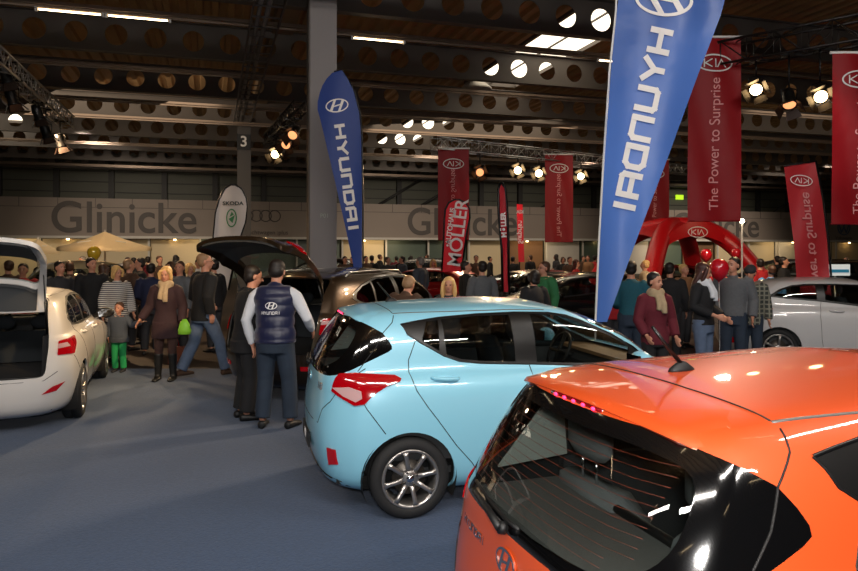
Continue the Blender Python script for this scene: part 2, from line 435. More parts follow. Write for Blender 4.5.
# far wall, gallery parapet and lit booths below it
mb = MB(); mb.box(hall(8, 52, 4.4), (110, .3, 8.8), M=M3); kind(mb.build('wall_back', m_wall))
for (nm, a_) in (('wall_left', -47), ('wall_right', 62)):
    mb = MB(); mb.box(hall(a_, 22, 4.4), (.3, 74, 8.8), M=M3); kind(mb.build(nm, m_wall))
mb = MB(); mb.box(hall(8, -14, 4.4), (110, .3, 8.8), M=M3); kind(mb.build('wall_front', mat('front_wall', (90, 84, 78), .7)))
mb = MB()
a = -40
while a < 60:
    mb.box(hall(a, 51.6, 7), (.35, .3, 3.6), M=M3); a += 3.35
for z in (5.9, 6.6, 7.3, 8.0): mb.box(hall(8, 51.78, z), (110, .12, .05), M=M3)
for a in (12, 15.35, 25.5, 42.1, 48.8):   # wind bracing
    mb.tube([hall(a, 51.5, 5.4), hall(a+3.3, 51.5, 7.4)], .12, 6)
kind(mb.build('trim_1', m_darkpost))
mb = MB(); mb.box(hall(8, 49.8, 4.12), (110, .25, 2.44), M=M3); kind(mb.build('gallery_parapet', m_parapet))
mb = MB()
for z in (4.75,): mb.box(hall(8, 49.66, z), (110, .03, .03), M=M3)
a = -38
while a < 60: mb.box(hall(a, 49.66, 5.05), (.03, .03, .6), M=M3); a += 2.2
kind(mb.build('trim_2', m_letter))
MP = lambda a, z: hallM(a, 49.62, z) @ Matrix.Rotation(pi/2, 4, 'X')
for a, wch in ((-5.4, 'at the left of the hall'), (18.1, 'behind the red feather flags'), (41, 'behind the red arch tent')):
    o = text_mesh('Glinicke', 2.85, m_letter, None, MP(a, 4.0), 'wall_lettering', ext=.02, bold=.03, sx=.95)
    tag(o, 'large grey Glinicke lettering on the gallery parapet '+wch, 'lettering', 'Glinicke lettering on the gallery')
mb = MB()
for k in range(4): ring2(mb, lambda u, v, h, k=k: hall(2.3+k*.62+u, 49.62-h, 4.35+v), .42, .42, .07, 0, .03, 28)
o = mb.build('wall_emblem', m_letter); tag(o, 'four interlocked grey rings emblem on the gallery parapet beside the white flag', 'emblem')
text_mesh('Audi', .42, mat('print_red', (170, 40, 40), .7), o, MP(.95, 3.55), ext=.01); text_mesh('Gebrauchtwagen :plus', .42, m_letter, o, MP(3.2, 3.2), ext=.01)
mb = MB(); c0 = ray_a(844, 49.6); fn = lambda u, v, h: hall(c0+u, 49.62-h, 4.1+v)
m_vw = mat('emblem_blue', (70, 90, 120), .6)
ring2(mb, fn, .75, .75, .09, 0, .03, 30)
for pl in ([(-.3, .62), (0, .05), (.3, .62)], [(-.6, .3), (-.28, -.5), (0, .0), (.28, -.5), (.6, .3)]):
    for p, q_ in zip(pl[:-1], pl[1:]):
        p = Vector(p); q_ = Vector(q_); d = (q_-p).normalized(); n = Vector((-d.y, d.x))*.05
        mb.prism([tuple(p+n), tuple(p-n), tuple(q_-n), tuple(q_+n)], fn, 0, .03)
o = mb.build('wall_emblem', m_vw); tag(o, 'round blue letter emblem on the gallery parapet at the right edge', 'emblem')
text_mesh('Volkswagen', .4, m_letter, o, MP(c0, 3.1), ext=.01)
# booths below the gallery
m_cream = mat('booth_cream', (214, 196, 160), .7); m_green = mat('booth_glass_green', (84, 98, 88), .4); m_brownb = mat('booth_brown', (120, 88, 60), .7)
m_whiteb = mat('booth_white', (205, 200, 190), .6); m_greyb = mat('booth_grey', (120, 122, 120), .6)
kind(MB().box(hall(8, 49.7, 2.82), (110, .5, .16), M=M3).build('trim_3', m_whiteb))
rnd = random.Random(3)
ORD = 'first second third fourth fifth sixth seventh eighth ninth tenth eleventh twelfth'.split(); cnt = {}
a = -30; i = 0; cols = [m_cream, m_cream, m_whiteb, m_green, m_cream, m_greyb, m_brownb, m_cream, m_green]
desc = {'booth_cream': 'cream', 'booth_white': 'white', 'booth_glass_green': 'pale green', 'booth_grey': 'grey', 'booth_brown': 'brown'}
m_dlamp = mat('down_lamp', (255, 210, 140), .4, emit=14)
while a < 56:
    m_ = cols[rnd.randrange(len(cols))]
    cnt[m_.name] = cnt.get(m_.name, 0)+1
    t = thing('booth_panel', '%s wall panel under the gallery, %s in that colour from the left' % (desc[m_.name], ORD[cnt[m_.name]-1]), 'panel', hall(a+1.6, 50.6), HA, '%s booth panels under the gallery' % desc[m_.name])
    MB().box((0, 0, 1.37), (3.1, .08, 2.7)).build('board', m_, t)
    MB().box((-1.62, -.5, 1.37), (.12, .12, 2.74)).build('post', m_whiteb, t)
    if i % 2 == 0: MB().lathe([(.09, 0), (.09, -.08), (0, -.08)], 12, c=(0, -.45, 2.72)).build('downlight', m_dlamp, t)
    a += 3.25; i += 1
for a in (-24, -12, 0, 12, 24, 36, 48):
    light('booth_light', 'AREA', hall(a, 49.4, 2.7), hall(a, 50.8, .8), 45, (1, .74, .42), 3)

# ------------------------------------------------------------------ trusses and show lights
def truss(p0, p1, size, label, m_=None, parent_group=None):
    p0 = Vector(p0); p1 = Vector(p1); d = p1-p0; L = d.length
    t = thing('lighting_truss', label, 'truss', p0, atan2(d.y, d.x), parent_group)
    h = size/2; m_ = m_ or m_alu; dz = d.z
    for (y, z) in ((-h, -h), (h, -h), (-h, h), (h, h)):
        MB().tube([(0, y, z), (L, y, z+dz)], .024, 8).build('chord', m_, t)
    q = MB(); n = max(2, int(L/(size*1.1)))
    for k in range(n):
        x0 = L*k/n; x1 = L*(k+1)/n
        for (a_, b_) in (((-h, -h), (-h, h)), ((h, -h), (h, h)), ((-h, -h), (h, -h)), ((-h, h), (h, h))):
            if k % 2: a_, b_ = b_, a_
            q.tube([(x0, *a_), (x1, *b_)], .012, 5)
        q.tube([(x0, -h, -h), (x0, -h, h)], .01, 5); q.tube([(x0, h, -h), (x0, h, h)], .01, 5)
    q.build('lattice', m_, t)
    return t
m_lens = mat('lit_lens', (255, 214, 150), .3, emit=14); m_lensoff = mat('lens_dim', (255, 170, 110), .2, emit=1.2)
m_flap = mat('barn_door', (40, 28, 22), .4, .4)
def spotlight(loc, target, lit, label, s=1.0, hang=.35):
    loc = Vector(loc); d = (Vector(target)-loc).normalized()
    t = thing('stage_spotlight', label, 'spotlight', loc, 0)
    M = d.to_track_quat('Z', 'Y').to_matrix()
    q = MB(); q.lathe([(.0, -.26*s), (.10*s, -.25*s), (.12*s, -.12*s), (.12*s, .1*s), (.14*s, .12*s), (.14*s, .16*s), (.125*s, .16*s), (.12*s, .12*s), (.0, .11*s)], 20, M=M)
    q.build('lamp_housing', m_blackmetal, t)
    MB().lathe([(.0, .128*s), (.118*s, .125*s), (.118*s, .135*s), (0, .15*s)], 20, M=M).build('lens', m_lens if lit else m_lensoff, t)
    for k in range(4):
        Mk = M @ Matrix.Rotation(k*pi/2+.4, 3, 'Z')
        vs = [Mk @ Vector(p)*s for p in ((-.11, .14, .16), (.11, .14, .16), (.15, .24, .32), (-.15, .24, .32))]
        q = MB(); q._new(vs, [(0, 1, 2, 3)]); o = q.build('barn_door', m_flap, t); sm = o.modifiers.new('s', 'SOLIDIFY'); sm.thickness = .006; bake(o)
    q = MB(); q.tube([(-.15*s, 0, 0), (-.16*s, 0, .2*s), (0, 0, .25*s), (.16*s, 0, .2*s), (.15*s, 0, 0)], .014*s, 6)
    q.tube([(0, 0, .24*s), (0, 0, hang)], .02*s, 6); q.box((0, 0, hang), (.40, .05, .04)); q.box((0, 0, hang), (.05, .40, .04)); q.build('yoke', m_blackmetal, t)
    return t
m_tb = mat('truss_black', (34, 30, 28), .4, .5)
TLz = 5.35
def on_line(px, A, B):
    k = (px-429)/F; t_ = (A.x-k*A.y)/((A.x-k*A.y)-(B.x-k*B.y)); return A.lerp(B, t_)
A0 = at(-30, 12, 11.3); A1 = at(68, 121, 18.9); A0.z = A1.z = 5.4
truss(A0, A1, .30, 'aluminium lighting truss hung with spotlights at the upper left', m_alu)
for i, (px, py, lit, lab) in enumerate([(6, 76, 0, 'black spotlight nearest the left edge under the left truss'), (12, 98, 0, 'second black spotlight from the left edge under the left truss'),
        (38, 114, 0, 'dim black spotlight in the middle of the left truss'), (46, 132, 0, 'black spotlight below the middle of the left truss, pointing down'),
        (60, 142, 1, 'spotlight at the far end of the left truss with an orange flap')]):
    p = on_line(px, A0, A1); c = at(px, py, p.y); spotlight(c, c+Vector((.2, .3, -1)), lit, lab, .85, max(.25, 5.24-c.z))
B0 = at(700, 42, 13.0); B1 = at(900, 70, 10.9); B0.z = B1.z = 5.48
truss(B0, B1, .40, 'dark lighting truss carrying the large red banners at the upper right', m_tb)
truss(at(741, 20, 11.9), at(739, -60, 7.0), .3, 'dark lighting truss joining the right truss from above the banners', m_tb) if False else None
for (px, py, Y, lit, tg, lab) in [(756, 88, 11.6, 1, (2, 4, 0), 'lit spotlight to the right of the large red banner'), (789, 100, 11.5, 0, (5, 9, 0), 'dark spotlight between the two lit ones on the right truss'),
        (820, 95, 11.3, 1, (3, 3, 0), 'lit spotlight beside the red banner at the right edge')]:
    p = on_line(px, B0, B1); c = at(px, py, p.y); spotlight(c, tg, lit, lab, .85, 5.28-c.z)
C0 = at(434, 146, 21.6); C1 = at(690, 168, 29); C0.z = C1.z = 5.25
truss(C0, C1, .36, 'silver lighting truss in the middle with the two smaller mirrored banners', m_alu)
for (px, py, Y, lit, lab) in [(480, 172, 22.5, 0, 'dim spotlight under the middle truss, left of the lit ones'), (518, 170, 23.4, 1, 'lit round spotlight under the middle truss, leftmost lit one'),
        (539, 173, 24, 1, 'lit round spotlight left of the second mirrored banner'), (581, 176, 25.2, 1, 'lit spotlight right of the second mirrored banner'),
        (522, 171, 23.5, 0, '')]:
    if not lab: continue
    p = on_line(px, C0, C1); c = at(px, py, p.y); spotlight(c, (0, 5, .5), lit, lab, 1.05, 5.12-c.z+(.08 if px > 575 else 0))
D0 = at(300, 115, 15.4); D1 = at(268, 115, 20.0); D0.z = D1.z = 5.1
for (px, py, Y, lit, lab) in [(294, 133, 16.5, 0, 'brown spotlight hanging highest left of the pillar'), (287, 143, 16.6, 0, 'spotlight hanging left of the pillar, middle of three'), (276, 153, 16.8, 1, 'lit spotlight lowest of the three left of the pillar')]:
    p = on_line(px, D0, D1); c = at(px, py, p.y); spotlight(c, (-4, 9, 0), lit, lab, .9, 4.96-c.z)
truss(D0, D1, .25, 'short dark truss left of the pillar holding three spotlights', m_tb)

# ------------------------------------------------------------------ banners and flags
def kia(mb, fn, s, t=.02, h1=.004, w=.1, V=1):
    """oval ring with the letters, half width s"""
    ring2(mb, fn, s, s*.5, t, 0, h1)
    for ch, x0 in (('K', -.62), ('I', -.22), ('V', .12)):
        strokes(mb, ch, lambda u, v, h, x0=x0: fn((x0+u*.46)*s, (v-.5)*.42*s, h), .07, 0, h1)
def hanging_banner(px0, px1, py0, py1, Y, label, group, mirror=False, text=True, yaw=0):
    w_ = (px1-px0)/F*Y; top = CH-(py0-HZ)/F*Y; h_ = (py1-py0)/F*Y; X = ((px0+px1)/2-429)/F*Y
    t = thing('hanging_banner', label, 'banner', (X, Y, top), yaw, group)
    f_ = lambda x, z: .02*sin(9*x+2*z)+.03*sin(1.7*z+x*2)
    q = MB(); q.sheet(lambda u, v: ((u-.5)*w_, f_((u-.5)*w_, -v*h_), -v*h_), 14, 30); o = q.build('cloth', m_red, t, fix=False)
    q = MB(); q.tube([(-w_/2-.03, 0, .02), (w_/2+.03, 0, .02)], .025); q.build('top_bar', m_white, t)
    MB().tube([(-w_/2, f_(0, -h_), -h_), (w_/2, f_(0, -h_), -h_)], .012).build('bottom_bar', m_red, t)
    sgn = -1 if mirror else 1
    q = MB(); fn = lambda u, v, h: (sgn*u, f_(sgn*u, -w_*.48+v)-.012-h, -w_*.48+v)
    kia(q, fn, w_*.34, .022*w_/.8); q.build('oval_logo', m_white, t)
    if text:
        M = Matrix.Translation((0, -.055, -h_*.54)) @ Matrix.Rotation(pi/2, 4, 'X') @ Matrix.Rotation(pi/2, 4, 'Z')
        o = text_mesh('The Power to Surprise', w_*.29, m_pink, t, Matrix.Identity(4), 'lettering', bold=0)
        me = o.data; L = max(v.co.x for v in me.vertices)-min(v.co.x for v in me.vertices); k = h_*.72/L
        for v in me.vertices:
            x, y, z = v.co; xx = x*k; yy = y*k
            px_, pz_ = -yy, xx-h_*.58
            if mirror: px_ = yy if False else -px_
            v.co = (px_, f_(px_, pz_)-.012-z, pz_)
    return t
m_pink = mat('banner_print', (226, 150, 150), .6)
hanging_banner(688, 741, 38, 221, on_line(714, B0, B1).y-.26, 'large red banner with oval logo hanging right of the big blue flag', 'red hanging banners')
hanging_banner(832, 886, 54, 224, on_line(855, B0, B1).y-.26, 'large red banner cut off by the right edge of the photo', 'red hanging banners')
hanging_banner(438, 469, 149, 240, on_line(454, C0, C1).y-.24, 'red banner with mirrored logo at the left end of the middle truss', 'red hanging banners', True)
hanging_banner(545, 573, 155, 242, on_line(559, C0, C1).y-.24, 'red banner with mirrored logo left of the big blue flag', 'red hanging banners', True)
hanging_banner(640, 669, 160, 232, on_line(654, C0, C1).y-.24, 'dark red banner half hidden behind the big blue flag', 'red hanging banners', False)

def flag(name, left, right, Yf, m_, label, group=None, nv=26):
    """flag sheet between two edges given as pixel polylines from top to bottom"""
    def ev(pl, t):
        n = len(pl)-1; L = [0]
        for a_, b_ in zip(pl[:-1], pl[1:]): L.append(L[-1]+hypot(b_[0]-a_[0], b_[1]-a_[1]))
        s_ = t*L[-1]
        for i in range(n):
            if s_ <= L[i+1] or i == n-1:
                k = (s_-L[i])/max(1e-6, L[i+1]-L[i]); return (pl[i][0]+(pl[i+1][0]-pl[i][0])*k, pl[i][1]+(pl[i+1][1]-pl[i][1])*k)
    t = thing(name, label, 'flag', (0, 0, 0), 0, group)
    q = MB()
    def f_(u, v):
        a_, b_ = ev(left, v), ev(right, v); x = a_[0]+(b_[0]-a_[0])*u; y = a_[1]+(b_[1]-a_[1])*u
        return at(x, y, Yf(x, y))
    q.sheet(f_, 12, nv); q.build('cloth', m_, t, fix=False)
    return t
def recentre(t, base):
    """move the empty to the flag's foot and keep the children where they are"""
    base = Vector(base); t.location = base
    for c in kids(t):
        c.data.transform(Matrix.Translation(-base))
        for g in kids(c): g.data.transform(Matrix.Translation(-base))
m_blue = fabric('flag_blue', (70, 110, 192), .36, .25); m_blue2 = fabric('flag_blue_deep', (34, 66, 150), .5, .25)
m_print = mat('flag_print', (244, 240, 238), .6)
def hyundai_down(t, Yf, pts, W, H_, d, up, logo=None, ls=0):
    """letters one after the other down the flag; d advance, up letter-up directions in px"""
    q = MB()
    for ch, (cx, cy) in zip('HYUNDAI', pts):
        ww = W*(.2 if ch == 'I' else 1)
        def fn(u, v, h, cx=cx, cy=cy, ww=ww, ch=ch):
            uu = (u-.5)*W if ch != 'I' else (u-.5)*W; x = cx+d[0]*uu+up[0]*(v-.5)*H_; y = cy+d[1]*uu+up[1]*(v-.5)*H_
            return at(x, y, Yf(x, y)-.022-h)
        strokes(q, ch, fn, .148)
    q.build('lettering', m_print, t)
    if logo:
        q = MB(); lx, ly, ax, ay = logo
        def fn(u, v, h): x = lx+ax[0]*u+ay[0]*v; y = ly+ax[1]*u+ay[1]*v; return at(x, y, Yf(x, y)-.01-h)
        hlogo(q, fn, ls); q.build('oval_logo', m_print, t)
# large flag
Yb = lambda x, y: 8.9+.05*sin(x*.09+y*.012)+.03*sin(y*.03-x*.05)
t = flag('feather_flag', [(619, -60), (618.6, 0), (616.6, 14), (611, 70), (604.6, 160), (600, 240), (596.5, 322)],
         [(745, -60), (726, -5), (722, 12), (696, 80), (667, 160), (634.6, 245), (607, 322)], Yb, m_blue,
         'big blue Hyundai flag with mirrored white letters between the blue car and the red banner', 'blue feather flags')
hyundai_down(t, Yb, [(660, 41), (653.5, 69.5), (647.2, 99), (641.5, 128.5), (635.5, 157), (629.5, 185), (624.5, 206)], 20.3, 18.5, (-.21, .978), (-.978, -.21),
             (664, -1, (-1, 0), (-.2, -1)), 29)
q = MB(); pole = [at(617.5, -70, 8.9), at(616, 10, 8.9), at(609.5, 70, 8.9), at(603.5, 160, 8.9), at(599, 240, 8.9), at(595.5, 322, 8.9)]
b_ = at(594, 322, 8.9); b_.z = .03; q.tube(pole+[b_], .014, 8); q.build('pole', m_white, t)
q = MB(); q.box((b_.x, b_.y, .03), (.5, .08, .04)); q.box((b_.x, b_.y, .03), (.08, .5, .04)); q.build('cross_base', m_blackmetal, t)
recentre(t, (b_.x, b_.y, 0))
# slim flag in front of the pillar
Ys = lambda x, y: 13.6+.03*sin(x*.12+y*.02)
t = flag('feather_flag', [(340, 70.5), (333, 72), (327, 78), (321, 88), (318, 99), (317, 108), (319.7, 117), (337, 190), (346, 230), (354.7, 272)],
         [(342, 70.5), (348, 79), (353, 89.5), (357, 101), (359.5, 115), (361, 134), (361.5, 160), (362, 200), (362, 240), (362, 272)], Ys, m_blue2,
         'slim blue Hyundai feather flag standing in front of the grey pillar', 'blue feather flags')
hyundai_down(t, Ys, [(340.2, 131.5), (342.4, 148), (344.6, 164.5), (346.9, 181), (349.1, 197.5), (351.4, 214), (353.4, 227.5)], 11.5, 8.5, (.135, .99), (.99, -.135),
             (337, 105.5, (1, -.1), (0, -1)), 11.5)
q = MB(); b_ = at(361, 272, 13.6); b_.z = .03
q.tube([at(334, 71.5, 13.6), at(342, 70, 13.6), at(354, 89, 13.6), at(360.5, 115, 13.6), at(362, 134, 13.6), at(363, 200, 13.6), at(363, 272, 13.6), b_], .016, 8); q.build('pole', m_blackmetal, t)
q = MB(); q.box((b_.x, b_.y, .03), (.5, .08, .04)); q.box((b_.x, b_.y, .03), (.08, .5, .04)); q.build('cross_base', m_blackmetal, t)
recentre(t, (b_.x, b_.y, 0))
# white drop flag
Yw = lambda x, y: 14.2+.03*sin(x*.2)
m_wf = fabric('flag_white', (205, 200, 200), .6, .3)
L_ = [(231, 185), (225, 189), (219.5, 199), (216, 214), (214.5, 230), (212.5, 250), (210, 290)]; R_ = [(235, 185), (241, 189), (245.5, 198), (246.7, 207), (245, 222), (240, 236), (228, 290)]
t = flag('feather_flag', L_, R_, Yw, m_wf, 'white drop shaped Skoda flag with a green emblem behind the open tailgate', 'white feather flag')
del t['group']
q = MB(); q.tube([at(x-.3, y-.4, 14.2) for x, y in reversed(L_)]+[at(x+.4, y-.3, 14.2) for x, y in R_], .022, 6); q.build('hem', m_blackmetal, t)
q = MB(); fn = lambda u, v, h: at(231.5+u, 218-v, 14.17-h); ring2(q, fn, 5.4, 9.2, 1.2); m_g = mat('emblem_green', (50, 120, 70), .6)
q.prism([(-3, -1), (3.4, 3), (1, -5)], fn, 0, .004); q.prism([(-2, 1), (.2, 6.5), (2.4, 3.5)], fn, 0, .004); q.build('round_emblem', m_g, t)
text_mesh('SKODA', .1, mat('dark_print', (60, 66, 66), .6), t, Matrix.Translation(at(233, 203.5, 14.16)) @ Matrix.Rotation(pi/2, 4, 'X'), 'lettering', bold=.004, sx=1.25)
q = MB(); b_ = at(214, 250, 14.2); b_.z = .03; q.tube([at(212.5, 250, 14.2), b_], .016, 8); q.build('pole', m_blackmetal, t)
recentre(t, (b_.x, b_.y, 0))
# red drop flag with dealer name, two narrow red ones seen edge on
m_redf = fabric('flag_red', (178, 22, 42), .55, .3)
def red_flag(L_, R_, Y, label, words, texts=(), hem=True, mirror=False):
    t = flag('feather_flag', L_, R_, lambda x, y: Y+.02*sin(x*.4+y*.05), m_redf, label, 'red feather flags')
    if hem:
        q = MB(); q.tube([at(x-.3, y-.4, Y) for x, y in reversed(L_)]+[at(x+.4, y-.3, Y) for x, y in R_], .025, 6); q.build('hem', m_blackmetal, t)
    for (s_, cx, cy, size, ang, mir) in texts:
        M = Matrix.Translation(at(cx, cy, Y-.04)) @ Matrix.Rotation(pi/2, 4, 'X') @ Matrix.Rotation(ang, 4, 'Z')
        text_mesh(s_, size, m_print, t, M, 'lettering', bold=.006, mirror=mir)
    b_ = at(L_[-1][0]+1, L_[-1][1], Y); q = MB(); q.tube([Vector(b_), Vector((b_.x, b_.y, .03))], .018, 8); q.build('pole', m_blackmetal, t)
    q = MB(); q.box((b_.x, b_.y, .03), (.5, .08, .04)); q.box((b_.x, b_.y, .03), (.08, .5, .04)); q.build('cross_base', m_blackmetal, t)
    recentre(t, (b_.x, b_.y, 0)); return t
red_flag([(455, 200), (449, 203), (445.5, 210), (444.5, 222), (444, 240), (442, 272)], [(459, 200), (465, 203), (469, 209), (469.5, 218), (466, 235), (461, 272)], 17.5,
         'red drop shaped feather flag with the Möller dealer name', '', [('MÖLLER', 458.5, 233, .46, pi/2-.13, False), ('AUTOHAUS', 450.5, 226, .17, pi/2-.13, False)])
red_flag([(500.5, 183), (498.5, 190), (499, 215), (502, 250), (503, 292)], [(501.5, 183), (504.5, 188), (506.5, 205), (508, 240), (508.5, 292)], 13.5,
         'narrow red feather flag seen almost edge on, left of the green shirt', '', [('MÖLLER', 503.8, 225, .13, pi/2+.05, False)])
red_flag([(516.5, 204), (517, 220), (518.5, 262)], [(522.5, 204.5), (523, 220), (524.5, 262)], 20, 'narrow faded red beach flag between the two mirrored banners', '', [('KIA', 520, 212, .13, 0, True), ('Surprise', 520.5, 232, .2, -pi/2, True)], hem=False)
# rectangular beach flag, mirrored print
m_salmon = fabric('flag_salmon', (206, 62, 72), .5, .4)
Yk = 13.2
t = flag('beach_flag', [(784, 167), (789, 205), (794, 245), (798, 295)], [(815, 162), (822, 200), (827, 240), (831, 295)], lambda x, y: Yk+.04*sin(x*.15+y*.04), m_salmon, 'tall light red beach flag with mirrored writing behind the white car')
q = MB(); fn = lambda u, v, h: at(801.5-u, 180.5-v-.1*u, Yk-.06-h); kia(q, fn, 11.2, .9); q.build('oval_logo', m_print, t)
o = text_mesh('The Power to Surprise', .25, m_pink, t, Matrix.Identity(4), 'lettering', bold=.003)
for v in o.data.vertices:   # reads downwards, seen from the back
    x, y, z = v.co; L = 2.62
    s_ = (-x+L/2)/F*0+(-(x)+1.2)*(F/Yk)*1.05
    px_ = 806.5+s_*.11+(y)*(F/Yk)*-1*-1; v.co = at(px_, 190+s_, Yk-.06-z)
q = MB(); b_ = at(832, 295, Yk); q.tube([at(784, 166, Yk), at(816, 161, Yk), at(823.5, 200, Yk), at(828.5, 240, Yk), at(832.5, 295, Yk), (b_.x, b_.y, .03)], .02, 8); q.build('pole', m_blackmetal, t)
MB().box((b_.x, b_.y, .03), (.6, .6, .04)).build('base_plate', m_blackmetal, t)
recentre(t, (b_.x, b_.y, 0))
# ------------------------------------------------------------------ cars
m_glass = glass('window_glass', (.78, .80, .79)); m_glassd = glass('privacy_glass', (.10, .10, .10))
m_frit = mat('black_glass_edge', (8, 8, 9), .08, coat=1)
m_trimb = mat('window_trim', (16, 15, 15), .35)
m_under = mat('underbody', (10, 10, 10), .8)
m_tyre = mat('tyre_rubber', (26, 26, 27), .75, bump=.2, nscale=60)
m_rim = mat('alloy_rim', (176, 172, 168), .28, .85)
m_disc = mat('brake_disc', (95, 90, 85), .4, .8)
m_seat = mat('seat_fabric', (40, 44, 48), .85, noise=.2, nscale=80)
m_seatl = mat('seat_grey', (112, 116, 118), .8, noise=.15, nscale=60)
m_ltrim = mat('light_trim', (170, 176, 170), .7)
m_inner = mat('cabin_plastic', (52, 54, 56), .7)
m_shelf = mat('parcel_shelf', (98, 98, 96), .9, noise=.3, nscale=120)
m_tail = mat('tail_lamp_red', (160, 2, 14), .1, coat=1, emit=.05, emitrgb=(255, 10, 30))
m_clear = mat('clear_lamp', (205, 165, 165), .12, coat=1)
m_led = mat('brake_led', (255, 40, 80), .2, emit=5)
m_seam = mat('seam', (22, 20, 20), .7)
m_beige = mat('dash_beige', (150, 118, 84), .6)
m_lining = mat('boot_lining', (24, 24, 26), .9, noise=.2, nscale=60)
def paint(name, rgb, metal=.35, rough=.3): return mat(name, rgb, rough, metal, coat=1)

def lerp_list(L, x):
    if isinstance(L, (int, float)): return L
    if x <= L[0][0]: return L[0][1]
    for (x0, a), (x1, b) in zip(L[:-1], L[1:]):
        if x <= x1:
            t = (x-x0)/(x1-x0); return a+(b-a)*t
    return L[-1][1]
HATCH = [ # xr, xf, half width, exponent, z (number or list of x,z)
 (-.46, 2.90, .68, 7, .17), (-.56, 3.0, .765, 7, .22), (-.60, 3.06, .803, 7, .36), (-.625, 3.07, .822, 7, .50), (-.63, 3.07, .832, 7, .62),
 (-.618, 3.06, .834, 7, .74), (-.597, 3.03, .824, 7, [(-.6, .87), (2.2, .85), (3.03, .70)]), (-.592, 2.98, .802, 7, [(-.6, .955), (2, .94), (2.98, .73)]),
 (-.585, 2.90, .768, 7, [(-.6, 1.015), (1.7, .99), (2.90, .77)]), (-.577, 2.6, .738, 7, [(-.6, 1.035), (1.2, 1.02), (2.0, .99), (2.6, .90)]),
 (-.567, 2.15, .722, 7, [(-.6, 1.055), (1.2, 1.045), (2.15, .98)]), (-.54, 2.02, .706, 7, [(-.6, 1.12), (2.1, 1.05)]),
 (-.50, 1.88, .684, 7, 1.2), (-.447, 1.71, .652, 7, 1.29), (-.395, 1.54, .610, 7, 1.37), (-.36, 1.42, .565, 7, 1.42),
 (-.33, 1.33, .512, 7, [(-.33, 1.435), (0, 1.450), (.75, 1.468), (1.3, 1.445)]),
 (-.27, 1.25, .44, 6, [(-.27, 1.45), (0, 1.468), (.75, 1.49), (1.25, 1.463)]), (-.20, 1.18, .28, 6, [(-.2, 1.468), (.0, 1.485), (.75, 1.515), (1.18, 1.49)]),
 (-.12, 1.1, .14, 6, [(-.12, 1.482), (0, 1.496), (.75, 1.525), (1.1, 1.505)]), (-.10, 1.08, 0, 6, [(-.1, 1.486), (0, 1.50), (.75, 1.530), (1.08, 1.51)])]
TIRE = None
def make_shell(rows, mx=lambda x: x, my=1., mz=lambda z: z, sub=1, dens=1.0):
    """closed-sided body surface from stacked plan outlines"""
    D = []
    def seg(a, b, n): return [a+(b-a)*i/n for i in range(n)]
    ny, nc, nx = max(3, int(6*dens)), 1, max(8, int(26*dens))
    for t in seg(0, 1, ny): D.append((-1, t))
    for t in seg(-1, 1, nx): D.append((t, 1))
    for t in seg(1, 0, ny): D.append((1, t))
    D.append((1, 0)); n = len(D)
    bm = bmesh.new(); grid = {}
    for sgn in (-1, 1):
        for i, (xr, xf, w_, ex, zl) in enumerate(rows):
            xc = (xr+xf)/2; ax = (xf-xr)/2
            for j, (dx, dy) in enumerate(D):
                r_ = (abs(dx)**ex+abs(dy)**ex)**(-1/ex); x = xc+ax*dx*r_; y = w_*dy*r_
                if w_ == 0: x = xc+ax*(dx if abs(dy) == 1 or abs(dx) < 1 else dx)*(1 if abs(dy) < 1 else r_)
                z = lerp_list(zl, x)
                if dx == -1 and w_ > .4: x -= .075*(1-(y/w_)**2)-.035
                if dx == 1 and w_ > .4 and i < 10: x += .10*(1-(y/w_)**2)-.1
                key = (sgn, i, j)
                if (sgn == 1 and (j == 0 or j == n-1 or w_ == 0)): grid[key] = grid[(-1, i, j)]; continue
                grid[key] = bm.verts.new((mx(x), sgn*y*my, mz(z)))
        for i in range(len(rows)-1):
            for j in range(n-1):
                q = [grid[(sgn, i, j)], grid[(sgn, i, j+1)], grid[(sgn, i+1, j+1)], grid[(sgn, i+1, j)]]
                if sgn > 0: q.reverse()
                u = []
                for v in q:
                    if v not in u: u.append(v)
                if len(u) > 2:
                    try: bm.faces.new(u)
                    except ValueError: pass
    bmesh.ops.remove_doubles(bm, verts=bm.verts[:], dist=1e-4)
    bmesh.ops.dissolve_degenerate(bm, dist=1e-5, edges=bm.edges[:])
    bmesh.ops.recalc_face_normals(bm, faces=bm.faces[:])
    if sum(f.normal.z*f.calc_area() for f in bm.faces) < 0: bmesh.ops.reverse_faces(bm, faces=bm.faces[:])
    me = bpy.data.meshes.new('shell'); bm.to_mesh(me); bm.free()
    o = link(bpy.data.objects.new('shell', me))
    if sub:
        s = o.modifiers.new('s', 'SUBSURF'); s.levels = sub; s.render_levels = sub; bake(o)
    return o
def side_prism(poly, y0, y1):
    return MB().prism(poly, lambda u, v, h: (u, h, v), y0, y1).build('cutter', m_seam)
def rear_prism(poly, x0, x1):
    return MB().prism(poly, lambda u, v, h: (h, u, v), x0, x1).build('cutter', m_seam)
def round_poly(pts, r=.05, n=4):
    out = []; N = len(pts)
    for i in range(N):
        p = Vector(pts[i]); a = Vector(pts[i-1]); b = Vector(pts[(i+1) % N])
        ra = min(r, (a-p).length*.45); rb = min(r, (b-p).length*.45)
        pa = p+(a-p).normalized()*ra; pb = p+(b-p).normalized()*rb
        for k in range(n+1):
            t = k/n; out.append(tuple(pa*(1-t)**2+p*2*t*(1-t)+pb*t*t))
    return out
